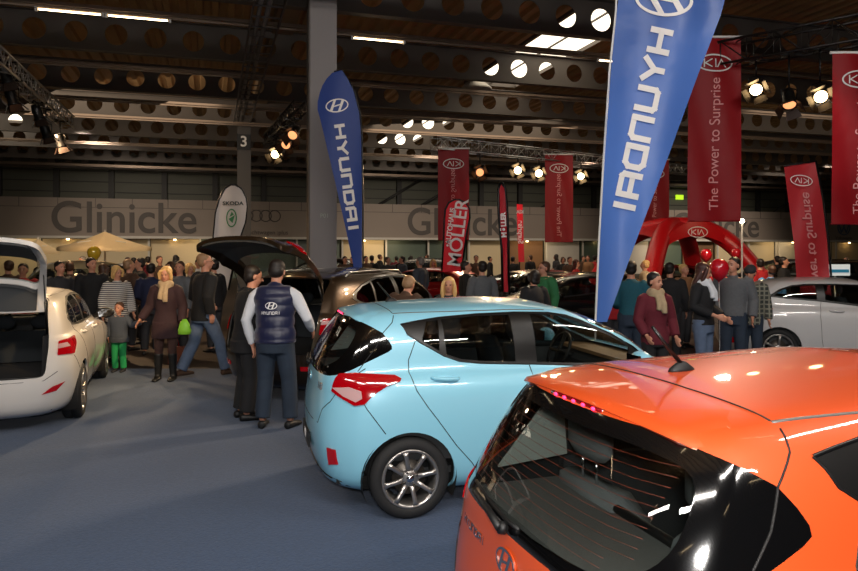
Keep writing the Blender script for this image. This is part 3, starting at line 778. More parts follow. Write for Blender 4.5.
def piece(shell, cutter, name, m, parent, thick=.006, off=-1, raise_=0):
    """the part of the shell surface inside the cutter, given a thickness"""
    o = shell.copy(); o.data = shell.data.copy(); COL.objects.link(o); o.name = name; o.data.name = name
    if raise_:
        for v, n in zip(o.data.vertices, [v.normal.copy() for v in o.data.vertices]): v.co = v.co+n*raise_
    s = o.modifiers.new('s', 'SOLIDIFY'); s.thickness = thick; s.offset = off; bake(o)
    for c in (cutter if isinstance(cutter, list) else [(cutter, 'INTERSECT')]):
        boolean(o, c[0], c[1], copy=False)
    o.data.materials.clear(); o.data.materials.append(m)
    for p in o.data.polygons: p.material_index = 0
    smooth_by_angle(o.data, 30); o.parent = parent
    return o
def subset(o, test, name, m, parent):
    pass
def wheel(x, y, parent, r=.29, w_=.18, rr=.20, spokes=8, side=-1, tag_='front'):
    t = MB(); hw = w_/2
    prof = [(rr+.005, -hw+.01), (rr+.02, -hw), (r-.04, -hw-.004), (r-.012, -hw+.012), (r, -hw+.03), (r+.001, -.01), (r-.006, -.008), (r-.006, .008), (r+.001, .01), (r, hw-.03), (r-.012, hw-.012), (r-.04, hw+.004), (rr+.02, hw), (rr+.005, hw-.01)]
    prof.append(prof[0])
    t.lathe(prof, 40, 'Y', (x, y, r)); ty = t.build('wheel', m_tyre, parent)
    s = side; q = MB()
    q.lathe([(rr+.012, s*(hw-.004)), (rr+.002, s*(hw+.001)), (rr-.012, s*(hw-.008)), (rr-.02, s*(hw-.03)), (rr-.03, -s*(hw-.02)), (rr-.02, -s*(hw-.01)), (rr+.006, -s*(hw-.01)), (rr+.012, s*(hw-.004))], 40, 'Y', (x, y, r))
    for k in range(spokes):
        a = 2*pi*k/spokes+.2; d = Vector((cos(a), 0, sin(a))); n = Vector((-sin(a), 0, cos(a))); c = Vector((x, y, r))
        rings = []
        for (rad, wd, yy) in ((.035, .022, hw-.035), (.10, .017, hw-.018), (.16, .016, hw-.014), (rr-.008, .024, hw-.012)):
            p = c+d*rad+Vector((0, s*yy, 0))
            rings.append([p+n*wd, p+n*wd*.75+Vector((0, s*.012, 0)), p-n*wd*.75+Vector((0, s*.012, 0)), p-n*wd, p-n*wd*.8-Vector((0, s*.02, 0)), p+n*wd*.8-Vector((0, s*.02, 0))])
        q.loft(rings)
    q.lathe([(.062, s*(hw-.05)), (.06, s*(hw-.02)), (.045, s*(hw-.012)), (0, s*(hw-.010))], 24, 'Y', (x, y, r))
    rim = q.build('rim', m_rim, ty)
    q = MB(); q.lathe([(.03, s*(hw-.012)), (.028, s*(hw-.004)), (0, s*(hw-.002))], 20, 'Y', (x, y, r)); q.build('hub_cap', m_chrome, ty)
    q = MB()
    for k in range(4):
        a = 2*pi*k/4+.5; q.lathe([(.009, s*(hw-.022)), (.009, s*(hw-.006)), (0, s*(hw-.005))], 8, 'Y', (x+.05*cos(a), y, r+.05*sin(a)))
    q.build('wheel_nuts', m_disc, ty)
    q = MB(); q.lathe([(.0, s*.01), (rr*.62, s*.01), (rr*.62, s*.025), (0, s*.025)], 28, 'Y', (x, y, r)); q.build('brake_disc', m_disc, ty)
    return ty
def seat(x, y, z, parent, m, back=.62, wd=.24, name='front_seat', head=True, lean=-.35, up=0, hw=.13):
    q = MB()
    q.loft([[(x+dx, y+sy*wd*k, z+dz) for (sy, dz) in ((-1, .0), (-1, .10*1), (-.6, .14), (.6, .14), (1, .1), (1, 0))] for dx, k in ((-.22, .9), (.0, 1), (.25, .95))])
    rings = []
    for i in range(7):
        t = i/6; zz = z+.08+back*t; xx = x-.2+lean*back*t*.7; k = wd*(.95 if t < .75 else .95-.35*(t-.75)/.25); th = .075-.02*t
        rings.append([(xx+th*c, y+k*s_*1., zz) for (c, s_) in ((1, -.5), (1.3, -.9), (.2, -1), (-.9, -.8), (-1, 0), (-.9, .8), (.2, 1), (1.3, .9), (1, .5))])
    q.loft(rings); o = q.build(name, m, parent)
    if head:
        xx = x-.2+lean*(back)*.7; q = MB()
        q.loft([[(xx-.0+.045*c*k, y+hw*s_*k, z+.08+back+.06+up+.17*t) for (c, s_) in [(cos(a*pi/6), sin(a*pi/6)) for a in range(12)]] for t, k in ((0, .7), (.2, 1), (.7, 1), (.95, .8), (1, .4))])
        q.build('headrest', m, o)
        q = MB()
        for s_ in (-1, 1): q.tube([(xx, y+s_*.05, z+.05+back), (xx, y+s_*.05, z+.16+back+up)], .007, 6)
        q.build('headrest_posts', m_chrome, o)
    return o

def car(label, loc, heading, pm, prm, group=None, name='car'):
    """a car pointing along +x with the rear axle at x=0"""
    g = prm.get
    t = thing(name, label, 'car', loc, heading, group)
    sx, sy, sz = g('sx', 1), g('sy', 1), g('sz', 1)
    wb = g('wb', 2.385)
    XS = lambda x: (x*sx if x > 0 else x*g('sr', sx)); ZS = lambda z: z*sz
    sh = make_shell(g('rows', HATCH), XS, sy, ZS, g('sub', 1), g('dens', 1.0))
    tr = lambda pl: [(XS(x), ZS(z)) for x, z in pl]
    bvh = BVHTree.FromPolygons([v.co.copy() for v in sh.data.vertices], [tuple(p.vertices) for p in sh.data.polygons])
    def onside(x, z, s=-1, lift=.001):
        h = bvh.ray_cast(Vector((x, s*2, z)), Vector((0, -s, 0)))
        return (h[0]+Vector((0, s*lift, 0))) if h[0] else Vector((x, s*.8, z))
    def onrear(y, z, lift=.001):
        h = bvh.ray_cast(Vector((-3, y, z)), Vector((1, 0, 0)))
        return (h[0]-Vector((lift, 0, 0))) if h[0] else Vector((-.6, y, z))
    def ontop(x, y, lift=.001):
        h = bvh.ray_cast(Vector((x, y, 3)), Vector((0, 0, -1)))
        return (h[0]+Vector((0, 0, lift))) if h[0] else Vector((x, y, 1.5))
    cut = []
    dlo = tr(g('dlo')); wins = [tr(w_) for w_ in g('wins')]; band = tr(g('band')); r_arch = g('arch', .335); wr = g('wr', .29)
    c_dlo = side_prism(dlo, -1.6, 1.6); cut.append(c_dlo)
    ws = g('wind', [(1.30, 1.435), (1.99, 1.05), (2.6, 1.10), (1.9, 1.6), (1.38, 1.60)]); 
    c_ws = MB().prism([(XS(x), ZS(z)) for x, z in ws], lambda u, v, h: (u, h, v), -.6*sy, .6*sy).build('cutter', m_seam)
    c_band = side_prism(band, -1.6, 1.6)
    wells = []
    for x in (0, wb):
        q = MB()
        for s in (-1, 1): q.lathe([(0, s*.55*sy), (r_arch, s*.55*sy), (r_arch, s*1.3), (0, s*1.3)], 40, 'Y', (x, 0, wr+.0))
        wells.append(q.build('cutter', m_seam))
    gate = g('gate')
    # body
    body = sh.copy(); body.data = sh.data.copy(); COL.objects.link(body); body.name = 'body'; body.data.name = 'body'
    body.data.materials.append(pm); body.data.materials.append(m_inner); m = body.modifiers.new('s', 'SOLIDIFY'); m.thickness = .02; m.offset = -1; m.material_offset = 1; bake(body)
    lst = [c_dlo, c_ws]+wells
    gp = None
    if gate: gp = rear_prism(round_poly(gate['poly'], .07), -1.6, gate.get('depth', .0)); lst.append(gp)
    else: lst.append(c_band)
    for c in lst: boolean(body, c, 'DIFFERENCE', copy=False)
    for i_ in range(len(body.data.materials)-1, 1, -1): body.data.materials.pop(index=i_)
    smooth_by_angle(body.data, 32); body.parent = t
    # wheel housings, underbody
    for x in (0, wb):
        for s in (-1, 1):
            q = MB(); n = 20; vs = []
            for k in range(n+1):
                a = -.45+(pi+.9)*k/n
                for yy in (s*.50*sy, s*.795*sy): vs.append((x+(r_arch+.012)*cos(a), yy, wr+(r_arch+.012)*sin(a)))
            q._new(vs, [(2*k, 2*k+1, 2*k+3, 2*k+2) for k in range(n)], True)
            q._new([(x+(r_arch+.012)*cos(-.45+(pi+.9)*k/n), s*.50*sy, wr+(r_arch+.012)*sin(-.45+(pi+.9)*k/n)) for k in range(n+1)], [tuple(range(n+1))])
            q.build('wheel_housing', m_under, t, fix=False)
    q = MB(); xr0, xf0 = XS(-.4), XS(2.85); q.box(((r_arch+wb-r_arch)/2, 0, .22*sz), (wb-2*r_arch-.06, 1.36*sy, .06)); q.box(((xr0-r_arch)/2-.02, 0, .25*sz), (abs(xr0)-r_arch+.16, 1.2*sy, .04)); q.box((wb/2, 0, .24*sz), (wb+.3, .96*sy, .05))
    q.build('underbody', m_under, t)
    # windows: black surround, then panes
    wcs = [side_prism(w_, -1.6, 1.6) for w_ in wins]
    s_ = piece(sh, [(c_dlo, 'INTERSECT')]+[(c, 'DIFFERENCE') for c in wcs], 'window_surround', m_trimb, t, .012, -1, -.002)
    for k, w_ in enumerate(wins):
        for s in (-1, 1):
            c = side_prism(w_, s*.3, s*1.6); piece(sh, c, 'side_window', g('gm', m_glass), t, .004, -1, -.006); free_obj(c)
    # rim of window openings
    for s in (-1, 1):
        q = MB(); pts = [onside(x, z, s, .0) for x, z in dlo]; q.tube(pts+[pts[0]], .006, 6, caps=False); q.build('window_seal', g('seal', m_trimb), t)
    piece(sh, c_ws, 'windscreen', m_glass, t, .004, -1, -.004)
    # rear glass
    clear = g('clear')
    if not gate:
        cc = rear_prism(round_poly([(y*sy, ZS(z)) for y, z in clear], .09, 5), -1.6, .3)
        piece(sh, [(c_band, 'INTERSECT'), (cc, 'DIFFERENCE')], 'rear_window_border', m_frit, t, .006, -1, -.001)
        piece(sh, [(c_band, 'INTERSECT'), (cc, 'INTERSECT')], 'rear_window', g('rgm', m_glass), t, .004, -1, -.0015)
        free_obj(cc)
    else:
        # tailgate cut out of the same surface, then swung up about its hinge
        tgp = [(gp, 'INTERSECT')]
        band_g = rear_prism(round_poly([(y*sy, ZS(z)) for y, z in gate['glass']], .08, 5), -1.6, gate.get('depth', .0)+.3)
        tg = piece(sh, tgp+[(band_g, 'DIFFERENCE')], 'tailgate', pm, t, .045, -1, 0)
        gl = piece(sh, tgp+[(band_g, 'INTERSECT')], 'rear_window', m_glass, tg, .005, -1, -.006)
        extra = [gl]
        # inner trim
        ip = rear_prism(round_poly([(y*.86, z*.98+.01) for y, z in gate['poly']], .07), -1.6, gate.get('depth', 0)-.02)
        extra.append(piece(sh, [(ip, 'INTERSECT'), (band_g, 'DIFFERENCE')], 'tailgate_trim', gate.get('trim', m_inner), tg, .02, -1, -.05)); free_obj(ip)
        for s in (-1, 1):
            if gate.get('lamp'):
                lc = rear_prism([(s*y, z) for y, z in gate['lamp']], -1.6, .1); extra.append(piece(sh, tgp+[(lc, 'INTERSECT')], 'tail_lamp', m_tail, tg, .02, 0, .004)); free_obj(lc)
        hx, hz = gate['hinge']; Mr = Matrix.Translation((hx, 0, hz)) @ Matrix.Rotation(gate['angle'], 4, 'Y') @ Matrix.Translation((-hx, 0, -hz))
        for e in [tg]+extra: e.data.transform(Mr)
        for s in (-1, 1):   # gas struts
            yy = s*gate['poly'][1][0]; yy = s*abs(gate['poly'][0][0])*.96
            a_ = Vector((hx-.10, yy, hz-.42)); b_ = Mr @ Vector((hx-.16, yy, hz-.34)); q = MB(); q.tube([a_, a_.lerp(b_, .55)], .012, 6); q.tube([a_.lerp(b_, .5), b_], .006, 6); q.build('gas_strut', m_blackmetal, t)
        free_obj(band_g)
        # load bay lining
        zb, zt = min(z for y, z in gate['poly']), max(z for y, z in gate['poly']); yw = max(y for y, z in gate['poly'])
        x0 = g('sr', sx)*-.5; q = MB(); x1 = .55
        q.box(((x0+x1)/2, 0, zb-.03), (x1-x0, 2*yw, .03))
        for s in (-1, 1):
            q.prism([(x0+.03, zb-.03), (x1, zb-.03), (x1, zt-.35), (x0+.12, zt-.40)], lambda u, v, h, s=s: (u, s*(yw-.06)+h, v), -.02, .03)
        q.build('boot_lining', m_lining, t)
        q = MB(); q.prism([(x1-.1, zb), (x1+.02, zb), (x1-.13, zt-.42), (x1-.22, zt-.42)], lambda u, v, h: (u, h, v), -yw+.05, yw-.05); sb = q.build('rear_seat_back', m_seat, t)
        for y in (-.38, 0, .38):
            q = MB(); q.ball((x1-.2, y, zt-.32), (.05, .12, .08)); q.build('headrest', m_seat, sb)
        q = MB(); pl = round_poly([(y, z) for y, z in gate['poly']], .07); q.tube([onrear(y, z, -.03)+Vector((.0, 0, 0)) for y, z in pl]+[onrear(*pl[0], -.03)], .014, 6, caps=False); q.build('boot_seal', m_black, t)
    # lamps
    if g('tail'):
        for s in (-1, 1):
            c = side_prism(tr(g('tail')), s*g('tail_in', .6)*sy, s*1.3); o = piece(sh, c, 'tail_lamp', m_tail, t, .02, 0, .004); free_obj(c)
            if g('tailw'):
                c = side_prism(tr(g('tailw')), s*g('tail_in', .6)*sy, s*1.3); piece(sh, c, 'reversing_lamp', m_clear, o, .004, 0, .0045+.010); free_obj(c)
    if g('fog'):
        for s in (-1, 1):
            c = rear_prism([(s*y*sy, ZS(z)) for y, z in g('fog')], -1.2, -.1); piece(sh, c, 'reflector', m_tail, t, .008, 1, .0); free_obj(c)
    # seams
    q = MB()
    def dense(pl, n=6): return [tuple(Vector(a)*(1-k/n)+Vector(b)*(k/n)) for a, b in zip(pl[:-1], pl[1:]) for k in range(n)]+[tuple(pl[-1])]
    for pl in g('seams', []):
        pts = dense(tr(pl))
        for s in (-1, 1): q.tube([onside(x, z, s, -.0006) for x, z in pts], .0035, 6)
    for pl in g('rseams', []): q.tube([onrear(y*sy, ZS(z), -.0006) for y, z in dense(pl)], .0035, 6)
    for pl in g('tseams', []): q.tube([ontop(XS(x), y*sy, -.0006) for x, y in dense(pl)], .0035, 6)
    q.build('panel_gaps', m_seam, t)
    for pl in g('ditch', []):
        for s in (-1, 1): q = MB(); q.tube([ontop(XS(x), s*y*sy, -.002) for x, y in dense(pl)], .006, 6); q.build('roof_strip', mat('roof_strip_grey', (92, 88, 84), .4), t)
    # sill, lower bumper
    for s in (-1, 1):
        for hx, hz in g('handles', []):
            hx, hz = XS(hx), ZS(hz); q = MB(); pts = []
            q.tube([onside(hx-.10, hz+.008, s, -.004), onside(hx-.08, hz+.01, s, .022), onside(hx, hz+.004, s, .036), onside(hx+.08, hz+.00, s, .03), onside(hx+.11, hz, s, -.004)], [.010, .015, .017, .016, .010], 8)
            q.build('door_handle', pm, t)
            MB().ball(onside(hx+.0, hz, s, -.012), (.09, .014, .03)).build('handle_cup', pm, t)
        if g('mirror'):
            mx_, mz_ = XS(g('mirror')[0]), ZS(g('mirror')[1]); p = onside(mx_, mz_-.03, s, 0); q = MB(); c = p+Vector((0, s*.16, .05))
            q.ball(c, (.075, .12, .075)); q.tube([p, c], [.03, .035], 8); o = q.build('side_mirror', m_black if g('bmirror') else pm, t)
            q = MB(); q.box(c-Vector((.066, 0, 0)), (.02, .17, .10)); q.build('mirror_glass', m_frit, o)
    for x in (0, wb):
        for s in (-1, 1): wheel(x, s*(.725*sy+g('wo', 0)), t, wr, g('ww', .18), g('rr', .20), g('spokes', 8), s)
    # cabin
    zf = .32*sz; xs = XS(1.25)
    q = MB(); q.box(((XS(.0)+XS(2.2))/2, 0, zf-.03), (XS(2.2)-XS(.0), 1.3*sy, .05)); q.prism([(XS(1.72), zf), (XS(1.72), ZS(.92)), (XS(1.82), ZS(1.01)), (XS(2.12), ZS(.98)), (XS(2.12), zf)], lambda u, v, h: (u, h, v), -.66*sy, .66*sy)
    q.build('cabin_floor', m_inner, t)
    MB().box((XS(1.92), 0, ZS(1.01)), (.34, 1.28*sy, .03)).build('dashboard_top', g('dash', m_inner), t)
    for s in (-1, 1):
        MB().prism(tr([(-.1, .4), (1.9, .35), (1.9, .97), (1.1, .99), (-.05, 1.02)]), lambda u, v, h, s=s: (u, s*.70*sy+h, v), -.02, .02).build('door_lining', m_inner, t)
        seat(xs-.0, s*.36*sy, zf+.14*sz, t, g('seatm', m_seat))
    if not gate:
        for s in (-1, 1):
            seat(XS(.24), s*.36*sy, zf+.14*sz, t, g('seatm', m_seat), .48, .31, 'rear_seat', lean=-.5, up=.035, hw=.15)
            MB().prism(tr([(-.22, 1.30), (-.14, 1.28), (-.09, 1.06), (-.40, 1.03)]), lambda u, v, h, s=s: (u, s*(.60-.28*(v-1.03))*sy+h, v), -.008, .008).build('rear_pillar_trim', m_ltrim, t)
        MB().box((XS(-.30), 0, ZS(.955)), (.40, 1.2*sy, .02)).build('parcel_shelf', m_shelf, t)
        q = MB(); q.tube([(XS(-.12), -.55*sy, ZS(.975)), (XS(-.12), .55*sy, ZS(.975))], .018, 8); q.build('shelf_edge', m_black, t)
    c = Vector((XS(1.62), .36*sy, ZS(.98))); q = MB(); Mw = Matrix.Rotation(-1.15, 3, 'Y')
    q.tube([c+Mw @ Vector((.18*cos(a*pi/10), .18*sin(a*pi/10), 0)) for a in range(21)], .016, 8, caps=False)
    q.tube([c+Mw @ Vector((-.17, 0, 0)), c+Mw @ Vector((.17, 0, 0))], .018, 6); q.tube([c+Mw @ Vector((0, -.17, 0)), c+Mw @ Vector((0, .17, 0))], .018, 6); q.tube([c, c+Vector((.25, 0, -.08))], .03, 8); q.build('steering_wheel', m_black, t)
    MB().ball((XS(1.5), 0, ZS(1.36)), (.02, .11, .035)).build('rear_view_mirror', m_black, t)
    for o in (c_dlo, c_ws, c_band)+tuple(wells)+tuple(wcs)+((gp,) if gp else ()): free_obj(o)
    res = dict(t=t, onside=onside, onrear=onrear, ontop=ontop, sh=sh, body=body, XS=XS, ZS=ZS, sy=sy)
    return res

I10 = dict(sx=1.05, sr=1.0,
 dlo=[(-.028, 1.372), (-.005, 1.345), (.014, 1.30), (.10, 1.24), (.262, 1.142), (.375, 1.098), (.537, 1.077), (.985, 1.052), (1.3, 1.03), (1.86, 1.015), (1.90, 1.04), (1.79, 1.145), (1.607, 1.252), (1.376, 1.362), (1.26, 1.405), (1.12, 1.428), (.84, 1.437), (.54, 1.43), (.262, 1.413), (.169, 1.402), (.053, 1.386)],
 wins=[[(.16, 1.385), (.115, 1.255), (.235, 1.175), (.25, 1.395)], [(.275, 1.398), (.285, 1.15), (.39, 1.112), (.54, 1.092), (.80, 1.078), (.80, 1.418), (.54, 1.415)],
       [(.965, 1.42), (.965, 1.068), (1.3, 1.046), (1.70, 1.035), (1.745, 1.15), (1.59, 1.24), (1.36, 1.345), (1.24, 1.392), (1.12, 1.413)]],
 band=[(-.80, 1.003), (-.56, 1.005), (-.5, 1.02), (-.42, 1.05), (-.31, 1.105), (-.22, 1.145), (-.14, 1.18), (-.108, 1.20), (-.108, 1.225), (-.13, 1.265), (-.168, 1.315), (-.25, 1.362), (-.33, 1.40), (-.36, 1.415), (-.80, 1.41)],
 clear=[(-.55, 1.335), (-.58, 1.13), (-.44, 1.055), (0, 1.035), (.44, 1.055), (.58, 1.13), (.55, 1.335), (.4, 1.37), (-.4, 1.37)],
 tail=[(-.60, 1.022), (-.38, 1.046), (-.225, 1.036), (-.102, 1.028), (-.06, 1.005), (-.07, .985), (-.17, .955), (-.266, .90), (-.33, .835), (-.40, .825), (-.50, .88), (-.62, .965)], tail_in=.63,
 tailw=[(-.54, .935), (-.43, .95), (-.35, .925), (-.345, .875), (-.39, .85), (-.47, .885)],
 fog=[(.60, .375), (.665, .39), (.675, .50), (.62, .505)],
 seams=[[(-.068, 1.432), (-.09, 1.385), (-.165, 1.315)], [(.066, 1.255), (.008, 1.12), (.005, 1.037), (.045, .914), (.117, .80), (.184, .707), (.321, .51), (.44, .37), (.5, .27)],
        [(.90, 1.05), (.92, .8), (.93, .5), (.93, .26)], [(1.86, 1.0), (1.9, .7), (1.88, .3)],
        [(-.33, .835), (-.31, .80), (-.181, .623)], [(-.165, 1.315), (-.22, 1.22), (-.311, 1.112), (-.36, 1.05)], [(.5, .27), (1.9, .25)]],
 rseams=[[(-.69, 1.07), (-.685, .95), (-.62, .83), (-.55, .77), (-.5, .66), (.5, .66), (.55, .77), (.62, .83), (.685, .95), (.69, 1.07)]],
 tseams=[[(-.07, -.50), (-.085, -.35), (-.10, -.18), (-.105, 0), (-.10, .18), (-.085, .35), (-.07, .50)]],
 ditch=[[(-.07, .505), (.3, .515), (.7, .52), (1.1, .51)]],
 handles=[(.25, .985), (1.10, .955)], mirror=(1.72, 1.05))

def i10(label, loc, heading, pm, scale=1.0, **kw):
    c = car(label, loc, heading, pm, dict(I10, **kw), 'small hatchbacks with the same shape', 'hatchback_car'); t = c['t']; t.scale = (scale,)*3
    onrear, onside, ontop = c['onrear'], c['onside'], c['ontop']
    # roof spoiler above the rear glass
    q = MB(); rows = []
    N = 18
    for k in range(N+1):
        y = -.575+1.15*k/N; u = abs(y)/.575
        xt = -.395+.07*u**2+.14*max(0, u-.82)/.18
        xs_ = -.08-.02*(1-u); zs = ontop(xs_, y*.88).z if abs(y) < .56 else ontop(xs_, .50).z-.0
        zt = 1.447-.045*u**2-.055*max(0, u-.8)/.2; zs = 1.484-.038*u**2-.03*max(0, u-.85)/.15; yy = y*(1+.03*u)
        rows.append([(xs_, y*.90, zs-.0), (xs_-.12, y*.95, zs-.006), (xt+.06, yy, zt+.008), (xt+.012, yy, zt), (xt, yy, zt-.014), (xt+.02, yy, zt-.032), (xt+.09, yy, zt-.045), (xs_-.03, y*.9, zs-.06)])
    q.loft(rows); sp = q.build('roof_spoiler', pm, t)
    smooth_by_angle(sp.data, 40)
    q = MB(); q.loft([[(-.388+.05*abs(y)**2+dx, y, 1.422-.03*(abs(y)/.575)**2+dz) for dx, dz in ((-.006, .006), (-.006, -.008), (.03, -.012), (.03, .006))] for y in [-.16+.32*i/8 for i in range(9)]]); bl = q.build('brake_light', mat('brake_light_red', (120, 6, 16), .15, coat=1), sp)
    for i in range(5):
        y = -.12+.06*i; MB().ball((-.395+.05*y*y, y, 1.421), (.006, .010, .006), 8, 6).build('led', m_led, bl)
    # antenna
    p = ontop(.03, 0, 0); q = MB(); q.loft([[(p.x+a*.055*k+.0*k, b*.025*k, p.z-.005+z) for a, b in [(cos(j*pi/6), sin(j*pi/6)) for j in range(12)]] for z, k in ((0, 1), (.012, .9), (.03, .45), (.036, .2))]); an = q.build('antenna_base', m_black, t)
    q = MB(); q.tube([(p.x+.0, 0, p.z+.02), (p.x-.06, 0, p.z+.085), (p.x-.12, 0, p.z+.155)], [.0085, .007, .0055], 8); q.build('antenna_rod', m_blackmetal, an)
    # badge, model name, number plate
    def fnr(y0, z0, lift=.002): return lambda u, v, h: onrear(y0-u, z0+v, 0)-Vector((lift+h, 0, 0))
    q = MB(); fb = fnr(0, .925); q.prism([(.062*cos(a*pi/16), .038*sin(a*pi/16)) for a in range(32)], fb, -.02, .004); bd = q.build('badge_disc', pm, t)
    q = MB(); hlogo(q, fnr(0, .925, .006), .068, .004); q.build('badge', m_chrome, bd)
    q = MB()
    for i, ch in enumerate('HYUNDAI'):
        strokes(q, ch, lambda u, v, h, i=i: fnr(.43-i*.036-u*(.024), .90+v*.024, .001)(0, 0, h), .12, 0, .003)
    q.build('make_lettering', m_chrome, t)
    q = MB()
    for dx, ch in ((0, 'I'), (.03, 'I'), (.065, 'D')):
        strokes(q, ch, lambda u, v, h, dx=dx: fnr(-.40-dx-u*.026, .90+v*.04, .001)(0, 0, h), .14, 0, .003)
    q.build('model_lettering', m_chrome, t)
    xr = onrear(0, .47).x
    q = MB(); q.box((xr-.006, 0, .47), (.018, .50, .112)); pl = q.build('number_plate', m_black, t)
    text_mesh('i10', .10, m_white, pl, Matrix.Translation((xr-.0165, 0, .47)) @ Matrix.Rotation(-pi/2, 4, 'Z') @ Matrix.Rotation(pi/2, 4, 'X'), 'plate_lettering', bold=.003, ext=.001)
    # dark lower bumper insert and wiper
    q = MB()
    rows = []
    for k in range(17):
        y = -.62+1.24*k/16; z1 = .315-.06*(abs(y)/.62)**3
        a_ = onrear(y, z1); b_ = onrear(y, .21); rows.append([a_-Vector((.006, 0, 0)), b_-Vector((.006, 0, 0)), b_+Vector((.03, 0, -.01)), a_+Vector((.02, 0, 0))])
    q.loft(rows); q.build('lower_bumper_insert', m_black, t)
    q = MB(); q.tube([onrear(.02, 1.025, .01), onrear(.02, 1.03, .035)], .02, 10); q.tube([onrear(.02, 1.03, .035), onrear(.12, 1.045, .035), onrear(.30, 1.05, .028)], [.014, .012, .010], 8)
    q.tube([onrear(y, 1.045+.06*abs(y), .012) for y in (-.06, .02, .1, .2, .3, .36)], .007, 6); q.build('rear_wiper', m_black, t)
    q = MB()
    for k in range(12):
        z = 1.075+.0245*k; yw = .50 if z > 1.12 else .42; q.tube([onrear(-yw+2*yw*i/10, z, -.006) for i in range(11)], .0009, 4)
    q.build('heating_wires', mat('heater_wire', (120, 50, 30), .5), t)
    free_obj(c['sh'])
    return t
P_BLUE = paint('paint_ice_blue', (146, 212, 236), .05, .35)
P_ORANGE = paint('paint_orange', (216, 80, 28), .15, .5)
blue_car = i10('ice blue Hyundai hatchback parked side on with its rear wheel in view', (-.337, 5.765, .009), R(14.83), P_BLUE, 1.0, dash=m_beige)
orange_car = i10('metallic orange hatchback in the lower right foreground seen from behind', (.850, 2.425, .009), R(18.2), P_ORANGE, 1.0, seatm=m_seatl)
P_WHITE = paint('paint_white', (222, 216, 210), .0, .35); P_BRONZE = paint('paint_dark_bronze', (62, 48, 34), .7, .3)
P_WHITE2 = paint('paint_pearl_white', (206, 204, 204), .0, .35); P_BLACK = paint('paint_black', (14, 14, 16), .3, .25)
P_RED = paint('paint_red', (150, 14, 20), .3, .3); P_CREAM = paint('paint_cream', (206, 190, 150), .1, .35); P_GREY = paint('paint_grey', (70, 72, 76), .6, .3)
BAND2 = [(-.80, 1.02), (-.5, 1.02), (-.40, 1.05), (-.36, 1.2), (-.36, 1.36), (-.80, 1.37)]
I30 = dict(I10, sx=1.111, sr=1.28, sy=1.07, sz=.975, wb=2.65, wr=.315, arch=.355, rr=.225, ww=.2, spokes=5, band=BAND2, bmirror=True,
  gate=dict(poly=[(-.60, .60), (.60, .60), (.63, .95), (.56, 1.40), (-.56, 1.40), (-.63, .95)], depth=-.2, glass=[(-.53, .97), (.53, .97), (.47, 1.345), (-.47, 1.345)], hinge=(-.40, 1.44), angle=R(102), trim=m_inner),
  tail=[(-.64, .955), (-.42, .99), (-.22, 1.0), (-.27, .92), (-.36, .82), (-.64, .845)], tail_in=.66, tailw=[(-.60, .95), (-.42, .955), (-.40, .91), (-.6, .90)],
  fog=[(.53, .43), (.65, .45), (.72, .535), (.62, .505)],
  rseams=[[(-.66, .66), (-.55, .58), (.55, .58), (.66, .66)]],
  dlo=[(-.12, 1.18), (.0, 1.10), (.4, 1.065), (1.0, 1.05), (1.86, 1.03), (1.79, 1.145), (1.607, 1.252), (1.376, 1.362), (1.2, 1.405), (.84, 1.42), (.40, 1.40), (.08, 1.33), (-.08, 1.25)],
  wins=[[(-.06, 1.17), (.05, 1.115), (.30, 1.09), (.30, 1.35), (.1, 1.31), (-.04, 1.235)], [(.34, 1.365), (.34, 1.09), (.80, 1.075), (.80, 1.40), (.54, 1.395)], [(.89, 1.40), (.89, 1.07), (1.3, 1.06), (1.70, 1.05), (1.72, 1.15), (1.59, 1.23), (1.36, 1.335), (1.2, 1.38)]],
  seams=[[(-.05, 1.14), (.02, .95), (.2, .7), (.35, .5), (.45, .27)], [(.86, 1.05), (.88, .8), (.89, .26)], [(1.86, 1.0), (1.9, .7), (1.88, .3)], [(-.35, .8), (-.2, .62)]])
white_car = car('white hatchback at the left edge with its tailgate open and warm light along its side', (-4.82, 7.81, .009), R(109.5), P_WHITE, I30, None, 'hatchback_car')
SF = dict(I30, sx=1.132, sr=1.62, sy=1.127, sz=1.10, wb=2.70, wr=.36, arch=.40, rr=.245, ww=.22, gm=m_glassd,
  gate=dict(poly=[(-.68, .66), (.68, .66), (.71, 1.05), (.60, 1.56), (-.60, 1.56), (-.71, 1.05)], depth=-.2, glass=[(-.52, 1.14), (.52, 1.14), (.47, 1.48), (-.47, 1.48)], hinge=(-.52, 1.60), angle=R(86), trim=m_inner,
            lamp=[(.50, .98), (.8, .98), (.8, 1.10), (.50, 1.08)]),
  fog=[(.50, .42), (.72, .42), (.72, .47), (.50, .47)], seal=m_chrome,
  tail=[(-.66, .97), (-.42, .99), (-.28, .985), (-.30, .93), (-.36, .82), (-.66, .815)], tailw=[(-.60, .96), (-.40, .965), (-.38, .93), (-.6, .92)])
suv = car('dark bronze off-road car with its tailgate raised behind the two men', (-1.58, 9.58, .009), R(62), P_BRONZE, SF, None, 'suv_car')
for s in (-1, 1):
    q = MB(); q.tube([suv['ontop'](x, s*.60, dz) for x, dz in ((-.1, .0), (.0, .05), (.7, .055), (1.25, .05), (1.35, 0))], .014, 6); q.build('roof_rail', m_alu, suv['t'])
free_obj(suv['sh']); free_obj(white_car['sh'])
